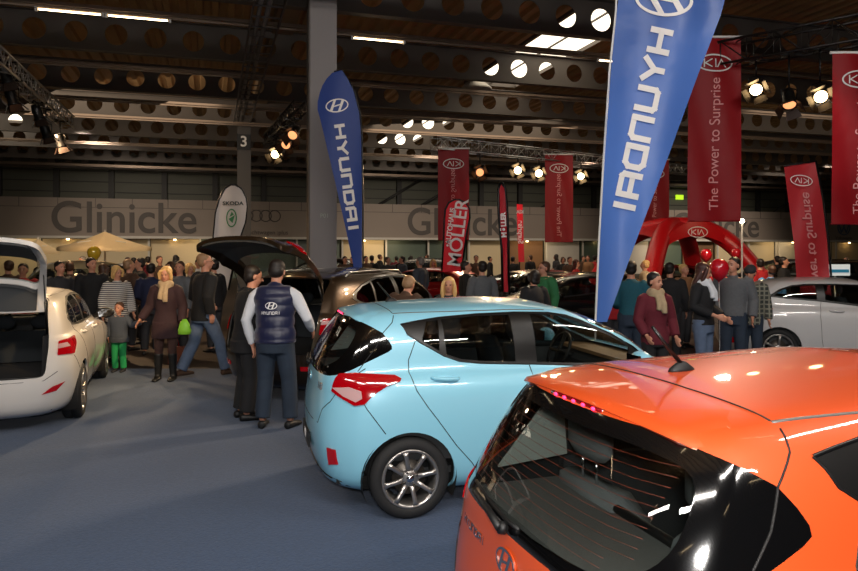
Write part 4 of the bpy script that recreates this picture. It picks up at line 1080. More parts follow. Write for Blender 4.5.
KIA = dict(I10, sx=1.111, sr=1.25, sy=1.06, sz=.965, wb=2.65, wr=.315, arch=.355, rr=.225, spokes=5, band=[(-.80, 1.02), (-.5, 1.02), (-.40, 1.05), (-.30, 1.2), (-.15, 1.35), (-.8, 1.36)], tseams=[], ditch=[],
  rows=[(r_[0]+(max(0, lerp_list(r_[4], 0)-1.03)*.75), *r_[1:]) for r_ in HATCH],
  dlo=[(-.10, 1.20), (.15, 1.17), (.6, 1.13), (1.2, 1.05), (1.84, .99), (1.79, 1.145), (1.607, 1.252), (1.376, 1.362), (1.2, 1.405), (.84, 1.42), (.40, 1.412), (.22, 1.388), (.05, 1.32)],
  wins=[[(-.04, 1.212), (.15, 1.19), (.55, 1.155), (.55, 1.395), (.24, 1.372), (.08, 1.305)], [(.66, 1.40), (.66, 1.15), (1.2, 1.075), (1.75, 1.02), (1.75, 1.13), (1.59, 1.23), (1.36, 1.335), (1.2, 1.38), (.84, 1.405)]],
  seams=[[(.60, 1.13), (.56, .9), (.58, .5), (.62, .26)], [(1.86, 1.0), (1.9, .7), (1.88, .3)]], handles=[(.78, .97)])
kia_car = car('pearl white three-door hatchback at the right edge beyond the orange roof', (5.93, 12.32, .008), R(-13), P_WHITE2, KIA, None, 'hatchback_car')
q = MB(); q.box((0, 0, 0), (.3, .02, .1)); free_obj(q.build('tmp', m_white))
free_obj(kia_car['sh'])
# cars of the other stands, further away
BG = dict(KIA, dens=.6, ditch=[], handles=[(.78, .97), (.0, 1.0)], mirror=(1.72, 1.05))
bg = car('black car between the red flag and the green shirt, roof lamps mirrored in it', (3.4, 17.5, 0), R(200), P_BLACK, BG, 'cars on the far stands', 'display_car'); free_obj(bg['sh'])
D = index_kids()
def bgcar(loc, h, pm, label, sc=1.0):
    o = copy_tree(bg['t'], D, None, {'paint_black': pm}); o.location = (*loc, 0); o.rotation_euler = (0, 0, R(h)); o.scale = (sc, sc, sc*1.0); o['label'] = label
    return o
bgcar((.9, 19.0), 150, P_RED, 'red car behind the narrow red flag and the man in the green shirt')
bgcar((.8, 27.5), 175, P_BLACK, 'black car with a high roof behind the red feather flags', 1.12)
bgcar((8.8, 24.4), 245, P_RED, 'small red car inside the red inflatable arch')
bgcar((4.2, 15.4), 195, P_BLACK, 'black car right behind the lower tip of the big blue flag')
bgcar((-8.7, 16.9), 97, P_CREAM, 'cream car standing beneath the yellow balloon, seen from behind', 1.15)
bgcar((-12.0, 25.5), 20, P_WHITE2, 'white car far back at the left behind the crowd')
bgcar((-3.4, 30.0), 160, P_BLACK, 'black car far behind the pillar and the slim flag', 1.1)
bgcar((12.6, 20.5), 190, P_BLACK, 'black car behind the white three-door car', 1.15)
bgcar((14.6, 26.5), 160, P_GREY, 'grey car behind the light red beach flag', 1.1)
bgcar((21.5, 31), 200, P_BLACK, 'black car farthest to the right in the hall')
# ------------------------------------------------------------------ people
m_skin = mat('skin', (196, 138, 112), .5); m_eye = mat('eye_dark', (30, 22, 20), .3); m_lip = mat('lips', (160, 84, 78), .5)
def cloth(name, rgb, rough=.85, **k): return mat('cloth_'+name, rgb, rough, noise=k.get('noise', .18), nscale=k.get('nscale', 30))
def vremesh(o, vox, sm=4):
    m = o.modifiers.new('r', 'REMESH'); m.mode = 'VOXEL'; m.voxel_size = vox; m.use_smooth_shade = True
    s = o.modifiers.new('s', 'SMOOTH'); s.factor = .5; s.iterations = sm
    return bake(o)
def finish(q, name, m, parent, vox, sm=3):
    o = q.build(name, m, parent, weld=False, fix=True)
    vremesh(o, vox, sm); o.data.materials.clear(); o.data.materials.append(m)
    return o
def V(*a): return Vector(a)
def person(label, loc, rz, H=1.75, P={}, top=None, bottom=None, hair=None, shoes=None, fine=False, name='person', group=None, opts={}):
    """figure facing -y at rz=0; right hand side is -x"""
    s = H/1.75; g = P.get; female = opts.get('female', False); wide = opts.get('wide', 1.0)
    t = thing(name, label, 'person', loc, rz, group)
    vox = .0095 if fine else .017
    vox2 = .012 if fine else .02
    ln = V(*g('lean', (0, 0, 0)))               # shift of the shoulders
    hd = V(*g('head', (0, 0, 0))); hyaw = g('hyaw', 0); hp = g('hpitch', 0)
    hips = .092; sw = (.175 if female else .195)
    C = lambda z: V(0, .0, z)+ln*max(0, min(1, (z-.92)/.5))
    sh = {-1: C(1.40)+V(-sw, .01, 0), 1: C(1.40)+V(sw, .01, 0)}
    E_ = {-1: V(*g('er', (-.25, .03, 1.13))), 1: V(*g('el', (.25, .03, 1.13)))}
    W_ = {-1: V(*g('wr', (-.27, -.06, .88))), 1: V(*g('wl', (.27, -.06, .88)))}
    K_ = {-1: V(*g('kr', (-.10, -.02, .49))), 1: V(*g('kl', (.10, -.02, .49)))}
    A_ = {-1: V(*g('ar', (-.11, .03, .08))), 1: V(*g('al', (.11, .03, .08)))}
    fy = {-1: g('fr', 0), 1: g('fl', 0)}
    hips_ = {-1: V(-hips, .0, .90), 1: V(hips, .0, .90)}
    def torso(q, inf, zs, ex=None):
        prof = [(.80, .15, .115), (.88, .165, .12), (.95, .163, .118), (1.05, .145, .107), (1.15, .148, .107), (1.25, .165, .115), (1.34, .178, .115), (1.41, .165, .095), (1.455, .10, .07)]
        if female: prof = [(.80, .16, .12), (.88, .172, .125), (.95, .16, .115), (1.05, .128, .098), (1.15, .138, .108), (1.25, .15, .13), (1.34, .158, .112), (1.41, .145, .088), (1.455, .085, .062)]
        rings = []
        def f(z):
            for a_, b_ in zip(prof[:-1], prof[1:]):
                if z <= b_[0]: k = (z-a_[0])/(b_[0]-a_[0]); k = max(0, k); return [a_[i]+(b_[i]-a_[i])*k for i in (1, 2)]
            return prof[-1][1:]
        for z in zs:
            a_, b_ = f(z); a_ = a_*wide+inf; b_ = b_*wide+inf
            if ex: k = ex(z); a_ *= k; b_ *= k
            c = C(z); rings.append([c+V(a_*cos(k*pi/12), b_*sin(k*pi/12), 0) for k in range(24)])
        q.loft(rings)
    ZS_ = [.80, .88, .95, 1.0, 1.05, 1.1, 1.15, 1.2, 1.25, 1.3, 1.34, 1.38, 1.41, 1.435, 1.455]
    q = MB(); torso(q, 0, ZS_)
    nk = C(1.44); hc = C(1.44)+V(0, -.015, .185)+hd
    q.tube([nk-V(0, 0, .04), nk+(hc-nk)*.45, hc-V(0, -.01, .03)], [.062*wide**.5, .054, .055], 12)
    Rh = Matrix.Rotation(hyaw, 3, 'Z') @ Matrix.Rotation(hp, 3, 'X')
    hk = opts.get('headk', 1.0); hc = hc+V(0, 0, .09*(hk-1))
    def hpnt(x, y, z): return hc+Rh @ V(x, y, z)*hk
    def hball(q, c, r_, seg=14, rg=10):
        vs = []
        for i in range(rg+1):
            a = pi*i/rg
            for k in range(seg): tt = 2*pi*k/seg; vs.append(hpnt(c[0]+r_[0]*sin(a)*cos(tt), c[1]+r_[1]*sin(a)*sin(tt), c[2]+r_[2]*cos(a)))
        q._new(vs, [(i*seg+k, (i+1)*seg+k, (i+1)*seg+(k+1) % seg, i*seg+(k+1) % seg) for i in range(rg) for k in range(seg)], True)
    hball(q, (0, .012, .025), (.077, .095, .088)); hball(q, (0, -.022, -.025), (.060, .070, .078)); hball(q, (0, -.045, -.068), (.035, .038, .034))
    q.tube([hpnt(0, -.082, .012), hpnt(0, -.108, -.018), hpnt(0, -.103, -.028)], [.010, .015, .013], 8)
    for sx in (-1, 1): hball(q, (sx*.079, .012, -.005), (.012, .020, .032), 8, 6)
    for sd in (-1, 1):
        q.tube([sh[sd]+V(-sd*.03, 0, .0), sh[sd]+(E_[sd]-sh[sd])*.15, sh[sd].lerp(E_[sd], .5), E_[sd], E_[sd].lerp(W_[sd], .35), W_[sd]], [.055, .052, .046, .038, .040, .026], 12)
        if g('hands', 1):
            d = (W_[sd]-E_[sd]).normalized(); side = d.cross(V(0, 1, 0) if abs(d.y) < .8 else V(0, 0, 1)).normalized(); 
            nrm = side.cross(d).normalized()      # thickness direction
            ax = nrm if True else side            # fingers spread along ax (front-back)
            c = W_[sd]; q.loft([[c+d*l+ax*(w_*cos(k*pi/5))+side*(th*sin(k*pi/5)) for k in range(10)] for l, w_, th in ((-.01, .024, .02), (.02, .033, .018), (.06, .041, .016), (.085, .038, .013))])
            cv = side*(-sd)*(1 if side.x*sd < 0 else -1)
            for i, (o_, L) in enumerate(((-.030, .062), (-.010, .072), (.010, .068), (.029, .052))):
                b0 = c+d*.08+ax*o_; b1 = b0+d*L*.5+cv*.006; b2 = b1+d*L*.42+cv*.022
                q.tube([b0, b1, b2], [.0095, .009, .0075], 8)
            b0 = c+d*.025-ax*.028*(1 if ax.y > 0 else -1); b1 = b0+d*.032-ax*.022*(1 if ax.y > 0 else -1)+cv*.01; b2 = b1+d*.030+cv*.01
            q.tube([b0, b1, b2], [.013, .011, .009], 8)
        q.tube([hips_[sd]+V(0, 0, .03), hips_[sd].lerp(K_[sd], .45), K_[sd], K_[sd].lerp(A_[sd], .3), A_[sd].lerp(K_[sd], .15), A_[sd]], [.088, .078, .056, .058, .037, .036], 14)
        F_ = Matrix.Rotation(fy[sd], 3, 'Z'); a_ = A_[sd]; zf = a_.z-.08
        q.loft([[a_+F_ @ V(w_*cos(k*pi/6), y, z+hh*sin(k*pi/6)) for k in range(12)] for y, w_, z, hh in ((.055, .02, -.045, .02), (.03, .033, -.04, .035), (-.04, .038, -.045, .03), (-.11, .042, -.06, .018), (-.165, .03, -.066, .010))])
    body = finish(q, 'body', m_skin, t, vox if fine else .015, 3)
    if opts.get('face', True):
        for sx in (-1, 1):
            q = MB(); hball(q, (sx*.029, -.081, .012), (.011, .006, .007), 8, 6); q.build('eye', m_eye, t)
            q = MB(); q.tube([hpnt(sx*.014, -.094, .030), hpnt(sx*.03, -.091, .035), hpnt(sx*.046, -.080, .030)], .0035, 5); q.build('eyebrow', (hair or {}).get('m', m_eye), t)
        q = MB(); hball(q, (0, -.084, -.052), (.021, .008, .006), 8, 6); q.build('mouth', m_lip, t)
    if opts.get('glasses'):
        q = MB()
        for sx in (-1, 1):
            q.tube([hpnt(sx*.031+.02*cos(a*pi/6), -.100, .010+.015*sin(a*pi/6)) for a in range(13)], .002, 5, caps=False); q.tube([hpnt(sx*.051, -.098, .012), hpnt(sx*.080, 0, .012)], .002, 5)
        q.build('glasses', m_blackmetal, t)
    # hair
    if hair:
        q = MB(); st = hair.get('style', 'short'); e = hair.get('e', .009 if st == 'short' else .012)
        hball(q, (0, .036, .052), (.079+e, .090+e, .074+e)); hball(q, (0, .046, .0), (.077+e, .066+e, .082))
        if st == 'long':
            q.loft([[hpnt(w_*cos(k*pi/6), y+d_*sin(k*pi/6), z) for k in range(12)] for z, w_, y, d_ in ((.06, .085, .03, .06), (-.03, .098, .035, .065), (-.12, .105, .055, .055), (-.22, .11, .07, .045), (-.30, .07, .075, .03))])
            for sx in (-1, 1): q.tube([hpnt(sx*.07, -.035, .075), hpnt(sx*.090, -.035, .0), hpnt(sx*.092, -.025, -.10), hpnt(sx*.085, -.02, -.2)], [.022, .028, .032, .018], 10)
        if st == 'bob':
            q.loft([[hpnt(w_*cos(k*pi/6), y+d_*sin(k*pi/6), z) for k in range(12)] for z, w_, y, d_ in ((.06, .088, .03, .07), (-.03, .1, .03, .07), (-.09, .095, .035, .06), (-.12, .06, .04, .04))])
            for sx in (-1, 1): q.tube([hpnt(sx*.05, -.065, .085), hpnt(sx*.085, -.045, .03), hpnt(sx*.088, -.03, -.07)], [.022, .026, .018], 10)
        if st == 'cap':
            hball(q, (0, .005, .052), (.096, .112, .075))
        finish(q, 'knitted_hat' if st == 'cap' else 'hair', hair['m'], t, .012, 2)
        if st == 'bald': pass
    # trousers
    if bottom:
        i_ = bottom.get('inf', .014); q = MB(); torso(q, i_+.010, [.775, .80, .83, .86, .9, .94, .98, 1.0]); ez = bottom.get('end', .10)
        for sd in (-1, 1):
            a_, k_ = A_[sd], K_[sd]; low = k_+(a_-k_)*((k_.z-ez)/max(.01, k_.z-a_.z)) if a_.z < ez else a_
            q.tube([hips_[sd]+V(0, 0, .05), hips_[sd]+V(0, 0, -.03), hips_[sd].lerp(k_, .45), k_, k_.lerp(low, .4), low], [.095+i_, .094+i_, .082+i_, .062+i_*1.2, .058+i_*1.4, bottom.get('cuff', .058)+i_], 14)
        finish(q, bottom.get('name', 'trousers'), bottom['m'], t, vox2, 2)
    if opts.get('skirt'):
        q = MB(); z1 = opts['skirt'][1]; q.loft([[V((a_)*cos(k*pi/12), b_*sin(k*pi/12), z)+C(z)-V(0, 0, z)*1+V(0, 0, 0) for k in range(24)] for z, a_, b_ in ((1.02, .16, .13), (.9, .19, .15), (z1, .205, .17))]); finish(q, 'skirt', opts['skirt'][0], t, vox2, 2)
    # top
    if top:
        i_ = top.get('inf', .02); hem = top.get('hem', .84); q = MB()
        zs = [z for z in [hem]+[x/100 for x in range(int(hem*100)+5, 142, 5)]+[1.425, 1.45] if z >= hem]
        fl = top.get('flare', 0)
        def exf(z): return 1+fl*max(0, .95-z)
        if hem < .80:
            rings = []
            for z in [hem, (hem+.82)/2, .82, .9]:
                k = 1+fl*(.9-z); rings.append([C(z)+V((.168*wide+i_+.012)*k*cos(a*pi/12), (.124*wide+i_+.012)*k*sin(a*pi/12), 0) for a in range(24)])
            q.loft(rings); zs = [z for z in zs if z > .8]
        torso(q, i_, zs, exf)
        se = top.get('sleeve', .93)
        if not top.get('vest'):
            for sd in (-1, 1):
                w2 = E_[sd].lerp(W_[sd], se); q.tube([sh[sd]+V(-sd*.06, 0, .01), sh[sd]+V(-sd*.01, 0, -.01), sh[sd].lerp(E_[sd], .5), E_[sd], E_[sd].lerp(w2, .5), w2], [.06+i_, .064+i_, .054+i_, .046+i_, .042+i_, .034+i_*.9], 12)
        q.tube([C(1.41), C(1.455)+V(0, .005, .0), C(1.455)+hd*.3+V(0, .008, .035 if top.get('collar', 1) else .01)], [.10, .078, .066], 14)
        o = finish(q, top.get('name', 'jacket'), top['m'], t, vox2, 2)
        if top.get('under'):
            q = MB(); q.tube([C(1.46)+V(0, -.01, -.02)+hd*.2, C(1.46)+hd*.35+V(0, -.006, .03)], [.072, .064], 14); q.prism([(-.045, 1.45), (.045, 1.45), (0, 1.2)], lambda u, v, h: C(v)+V(u, -.115*wide-i_*.9-h+.02*(v > 1.4)*1.4, 0)-V(0, 0, 0), -.02, .006)
            q.build('shirt_collar', top['under'], t)
        if top.get('vest'):
            q = MB()
            for sd in (-1, 1): w2 = E_[sd].lerp(W_[sd], .95); q.tube([sh[sd]+V(-sd*.05, 0, 0), sh[sd].lerp(E_[sd], .2), sh[sd].lerp(E_[sd], .55), E_[sd], E_[sd].lerp(w2, .5), w2], [.062, .070, .064, .054, .052, .036], 12)
            finish(q, 'shirt_sleeves', top['vest'], t, vox2, 2)
    if opts.get('scarf'):
        q = MB(); c = C(1.47)+hd*.2
        for k, (rr, zz, th) in enumerate(((.088, -.02, .032), (.095, .012, .03), (.085, .04, .026))):
            q.tube([c+V(rr*cos(a*pi/8), rr*sin(a*pi/8)*.95-.01, zz+.012*sin(a*1.3+k)) for a in range(17)], th, 8, caps=False)
        q.tube([c+V(.03, -.09, 0), C(1.34)+V(.035, -.155, 0), C(1.22)+V(.04, -.165, 0)], [.035, .042, .038], 8); q.tube([c+V(-.03, -.09, 0), C(1.34)+V(-.03, -.155, 0), C(1.26)+V(-.045, -.162, 0)], [.035, .042, .036], 8)
        finish(q, 'scarf', opts['scarf'], t, vox2, 1)
    if shoes:
        for sd in (-1, 1):
            q = MB(); F_ = Matrix.Rotation(fy[sd], 3, 'Z'); a_ = A_[sd]
            q.loft([[a_+F_ @ V(w_*cos(k*pi/7), y, z+hh*sin(k*pi/7)) for k in range(14)] for y, w_, z, hh in ((.075, .03, -.045, .035), (.05, .044, -.04, .045), (-.04, .05, -.042, .042), (-.11, .054, -.052, .030), (-.17, .046, -.058, .024), (-.195, .025, -.062, .018))])
            if shoes.get('boot'): q.tube([a_+V(0, 0, -.02), a_.lerp(K_[sd], .2), a_.lerp(K_[sd], shoes['boot'])], [.05, .056, .072], 12)
            finish(q, 'boot' if shoes.get('boot') else 'shoe', shoes['m'], t, .014, 1)
    t.scale = (s,)*3
    return t
K = dict(black=cloth('black', (22, 22, 25)), charcoal=cloth('charcoal', (46, 46, 50)), navy=cloth('navy', (24, 30, 60)), jeans=cloth('denim', (88, 104, 130), noise=.3, nscale=12), djeans=cloth('dark_denim', (38, 50, 66), noise=.35, nscale=9),
         grey=cloth('grey', (92, 94, 98)), brown=cloth('brown', (74, 52, 38)), maroon=cloth('maroon', (92, 18, 34)), teal=cloth('teal', (20, 78, 92)), white=cloth('white', (214, 216, 222), noise=.06), red=cloth('red', (158, 22, 28)),
         green=cloth('green', (44, 110, 66)), lblue=cloth('light_blue', (70, 130, 180)), beige=cloth('beige', (168, 146, 116)), tan=cloth('tan', (140, 100, 66)), plum=cloth('plum', (44, 22, 28)), leggreen=cloth('leg_green', (30, 150, 84)), dgrey=cloth('slate', (64, 70, 80)), olive=cloth('olive', (70, 66, 44)))
def hm(name, rgb): return mat('hair_'+name, rgb, .55, noise=.25, nscale=60)
HB = hm('dark', (26, 18, 14)); HBr = hm('brown', (70, 44, 28)); HBl = hm('blond', (214, 172, 110)); HG = hm('grey', (120, 112, 106)); HAub = hm('auburn', (60, 26, 20)); HSh = hm('sandy', (150, 116, 84))
def stripes(name, a, b, scale, axis=2, both=False):
    m = mat(name, a, .85); nt = m.node_tree; bs = nt.nodes['Principled BSDF']
    tc = nt.nodes.new('ShaderNodeTexCoord'); sp = nt.nodes.new('ShaderNodeSeparateXYZ'); nt.links.new(tc.outputs['Object'], sp.inputs[0])
    def line(k, thr):
        mu = nt.nodes.new('ShaderNodeMath'); mu.operation = 'MULTIPLY'; mu.inputs[1].default_value = scale; nt.links.new(sp.outputs[k], mu.inputs[0])
        fr = nt.nodes.new('ShaderNodeMath'); fr.operation = 'FRACT'; nt.links.new(mu.outputs[0], fr.inputs[0])
        gt = nt.nodes.new('ShaderNodeMath'); gt.operation = 'GREATER_THAN'; gt.inputs[1].default_value = thr; nt.links.new(fr.outputs[0], gt.inputs[0]); return gt.outputs[0]
    o = line(axis, .5 if not both else .68)
    if both:
        o2 = line(0, .68); ad = nt.nodes.new('ShaderNodeMath'); ad.operation = 'MAXIMUM'; nt.links.new(o, ad.inputs[0]); nt.links.new(o2, ad.inputs[1]); o = ad.outputs[0]
    mx = nt.nodes.new('ShaderNodeMix'); mx.data_type = 'RGBA'; mx.inputs[6].default_value = (*srgb(a), 1); mx.inputs[7].default_value = (*srgb(b), 1)
    nt.links.new(o, mx.inputs[0]); nt.links.new(mx.outputs[2], bs.inputs['Base Color']); return m
M_STR = stripes('cloth_striped', (206, 202, 196), (60, 60, 70), 28); M_PLAID = stripes('cloth_plaid', (58, 60, 56), (128, 126, 112), 14, both=True)
m_vest = mat('quilted_vest', (24, 28, 62), .38, sheen=.2)
def sh_(m=None, **k): return dict(m=m or m_black, **k)
def gz(px, py_head, H):
    """distance of somebody of height H whose head top is at row py_head"""
    return (CH-H)*F/(py_head-HZ)
def stand(px, Y, z=0):
    if Y < 11.35: z = .009
    return ((px-429)/F*Y, Y, z)

# the man in the quilted vest, seen from behind
LV = stand(275, 7.62, .009)
man = person('man in a navy quilted Hyundai vest and white sleeves, back turned, at the raised tailgate', LV, pi-.12, 1.84,
    dict(lean=(.02, -.07, 0), head=(.0, -.045, -.035), hpitch=.5, er=(-.34, -.02, 1.12), wr=(-.33, -.22, .98), el=(.30, .03, 1.10), wl=(.25, -.02, .84), ar=(-.17, .02, .08), kr=(-.14, -.03, .49), al=(.12, .04, .08), kl=(.11, -.02, .49), fr=-.25, fl=.2),
    dict(m=m_vest, inf=.036, hem=.88, vest=K['white'], name='quilted_vest'), dict(m=K['djeans'], inf=.018, cuff=.06), dict(m=HB, style='short'), sh_(), True, opts=dict(face=True, wide=1.08))
vest = [c for c in kids(man) if c.name.startswith('quilted_vest')][0]
vb = BVHTree.FromPolygons([v.co.copy() for v in vest.data.vertices], [tuple(p.vertices) for p in vest.data.polygons])
for v in vest.data.vertices:      # quilting: shallow horizontal channels
    n = v.normal; v.co = v.co+n*(.010*abs(sin(v.co.z*pi/.115)))**1
def backp(x, z, h=0):
    r_ = vb.ray_cast(V(x, 1, z), V(0, -1, 0)); y = r_[0].y if r_[0] else .17
    return V(x, y+.011+h, z)
q = MB(); hlogo(q, lambda u, v, h: backp(-u, 1.262+v, h), .062, .004)
for i, ch in enumerate('HYUNDAI'): strokes(q, ch, lambda u, v, h, i=i: backp(.098-i*.0285-u*.019, 1.175+v*.026, h), .12, 0, .004)
q.build('back_print', m_print, vest)
# the man in the dark suit beside him
person('grey haired man in a dark suit standing left of the man in the quilted vest', stand(246, 8.0, .009), pi-1.0, 1.76,
    dict(lean=(0, -.05, 0), head=(.0, -.03, -.02), hpitch=.28, hyaw=-.1, er=(-.25, .02, 1.12), wr=(-.20, -.16, .93), el=(.24, .0, 1.12), wl=(.16, -.22, 1.0), fr=-.2, fl=.2),
    dict(m=K['black'], inf=.03, hem=.76, under=K['white'], name='suit_jacket'), dict(m=K['black'], inf=.022, cuff=.065), dict(m=HB, style='short'), sh_(), True, opts=dict(face=True, wide=1.05))
# man walking to the right
person('man in a black jacket and blue jeans walking away to the right of the crowd', stand(203, 10.65, 0), pi-.75, 1.88,
    dict(lean=(0, -.03, 0), hyaw=-.55, er=(-.27, .08, 1.13), wr=(-.25, .02, .9), el=(.27, .0, 1.12), wl=(.2, -.2, 1.0), ar=(-.1, -.30, .09), kr=(-.10, -.20, .49), al=(.1, .28, .12), kl=(.1, .08, .50)),
    dict(m=K['black'], inf=.035, hem=.80, flare=.25, name='jacket'), dict(m=K['jeans'], inf=.018, cuff=.062), dict(m=HSh, style='short'), sh_(K['brown']), True, opts=dict(glasses=True))
# woman with the cream scarf and the boy
person('blond woman in a dark dress, cream scarf and black boots, holding a boy by hand', stand(166, 10.35, 0), .05, 1.68,
    dict(hpitch=.12, er=(-.25, .02, 1.14), wr=(-.36, -.10, .94), el=(.25, .02, 1.14), wl=(.27, -.10, .9), ar=(-.13, .03, .08), al=(.10, .03, .08)),
    dict(m=K['plum'], inf=.028, hem=.66, flare=.25, name='knitted_dress'), dict(m=cloth('tights', (58, 36, 32)), inf=.004, cuff=.03, name='tights'), dict(m=HBl, style='bob'), sh_(boot=.85), True, opts=dict(female=True, scarf=K['beige']))
bag = MB(); c = at(184.5, 326, 10.2); bag.loft([[c+V(a*cos(k*pi/6), b*sin(k*pi/6), z) for k in range(12)] for z, a, b in ((-.12, .09, .05), (-.06, .10, .06), (.04, .07, .05), (.10, .03, .03))])
tag(bag.build('plastic_bag', mat('lime_bag', (150, 220, 60), .5)), 'small lime green bag in the hand of the woman with the cream scarf', 'bag')
person('small boy in a grey jacket and green trousers beside the blond woman with the scarf', stand(119, 11.1, 0), .0, 1.06,
    dict(head=(0, 0, .0), er=(-.24, .02, 1.14), wr=(-.25, -.06, .90), el=(.34, -.0, 1.22), wl=(.60, -.02, 1.30)),
    dict(m=K['dgrey'], inf=.04, hem=.78, name='jacket'), dict(m=K['leggreen'], inf=.02), dict(m=HBr, style='short'), sh_(K['charcoal']), True, opts=dict(wide=1.2, headk=1.32), name='child')
# people on the right
person('woman in a maroon hoodie and beige scarf behind the orange roof', stand(655, 8.75, 0), .25, 1.645,
    dict(hpitch=.1, hyaw=.3, er=(-.25, .0, 1.12), wr=(-.22, -.16, .93), el=(.25, .0, 1.12), wl=(.22, -.15, .9)),
    dict(m=K['maroon'], inf=.026, hem=.80, name='hooded_jacket'), dict(m=K['black'], inf=.008, cuff=.04), dict(m=HB, style='short', e=.010), sh_(), True, opts=dict(female=True, scarf=K['beige']))
person('man in a teal pullover and jeans seen from behind beside the big blue flag', stand(631, 10.6, 0), pi-.3, 1.76,
    dict(er=(-.25, .0, 1.12), wr=(-.2, -.2, 1.05), el=(.25, .0, 1.12), wl=(.2, -.2, 1.05)),
    dict(m=K['teal'], inf=.026, hem=.86, name='pullover'), dict(m=K['djeans'], inf=.016), dict(m=HB, style='short'), sh_(), False)
person('woman with long auburn hair, white shawl and black top looking down', stand(703, 9.9, 0), .75, 1.74,
    dict(hpitch=.3, hyaw=.35, er=(-.24, .03, 1.14), wr=(-.10, -.24, 1.02), el=(.25, .0, 1.12), wl=(.16, -.24, .98)),
    dict(m=K['black'], inf=.024, hem=.88, name='pullover', sleeve=.8), dict(m=K['jeans'], inf=.01, cuff=.045), dict(m=HAub, style='long'), sh_(), True, opts=dict(female=True, scarf=K['white']))
person('man in a grey denim jacket standing right of the woman with the white shawl', stand(733, 10.6, 0), -.45, 1.82,
    dict(hyaw=-.5, er=(-.28, .03, 1.13), wr=(-.22, -.16, .95), el=(.27, .03, 1.12), wl=(.26, -.10, .88)),
    dict(m=K['grey'], inf=.03, hem=.90, name='jacket'), dict(m=K['djeans'], inf=.018), dict(m=HB, style='short'), sh_(), True)
person('man in a plaid shirt and grey knitted cap at the tail of the white car', stand(750, 10.9, 0), -.35, 1.69,
    dict(hpitch=.2, hyaw=-.3), dict(m=M_PLAID, inf=.03, hem=.80, name='shirt'), dict(m=K['djeans'], inf=.016), dict(m=K['charcoal'], style='cap'), sh_(), True)
# middle
person('man in a green pullover with glasses beyond the blue car roof', stand(544, 12.2, 0), pi/2+.6+pi, 1.74,
    dict(hyaw=-.2), dict(m=K['green'], inf=.03, hem=.84, name='pullover'), dict(m=K['djeans'], inf=.016), dict(m=HBr, style='short'), sh_(), True, opts=dict(glasses=True))
person('blond woman whose head shows just above the roof of the blue car', stand(449, 9.2, 0), -.3, 1.57,
    dict(hyaw=.2), dict(m=K['charcoal'], inf=.026, name='jacket'), dict(m=K['djeans'], inf=.01), dict(m=HBl, style='long'), sh_(), True, opts=dict(female=True))
person('balding man in a dark coat bending down at the side windows of the bronze car', stand(400, 9.0, 0), pi-.5, 1.62,
    dict(lean=(0, -.16, 0), head=(0, -.07, -.05), hpitch=.7), dict(m=K['brown'], inf=.035, hem=.7, name='coat'), dict(m=K['black'], inf=.016), dict(m=HSh, style='short'), sh_(), False, opts=dict(wide=1.15))

# crowd: a few figures, copied with clothes of their own
CR = []
poses = [dict(), dict(er=(-.26, .02, 1.13), wr=(-.12, -.22, 1.08), el=(.26, .02, 1.13), wl=(.1, -.24, 1.04)), dict(hyaw=.6, wr=(-.24, -.12, .92)), dict(hyaw=-.5, hpitch=.2, el=(.25, .0, 1.13), wl=(.18, -.2, 1.1)), dict(hyaw=.3, hpitch=.15), dict(hyaw=-.3)]
for i in range(6):
    fem = i in (3, 4)
    CR.append(person('x', (0, -8, 0), 0, 1.75, poses[i], dict(m=K['black'], inf=.03, hem=(.84 if i % 2 else .74), name='jacket', under=None), dict(m=K['charcoal'], inf=.016, name='trousers'), dict(m=HB, style=('short', 'short', 'short', 'long', 'bob', 'short')[i]), sh_(), False, opts=dict(female=fem)))
D = index_kids(); used = set()
def crowd(i, px, Y, H, deg, top, hair, label, bottom='charcoal'):
    src = CR[i]
    sw = {'cloth_black': K.get(top, None) or M_STR, 'hair_dark': hair, 'cloth_charcoal': K[bottom]}
    o = copy_tree(src, D, None, sw); o.location = stand(px, Y); o.rotation_euler = (0, 0, R(deg)); o.scale = (H/1.75,)*3; o['label'] = label; o['group'] = 'visitors in the hall'
    return o
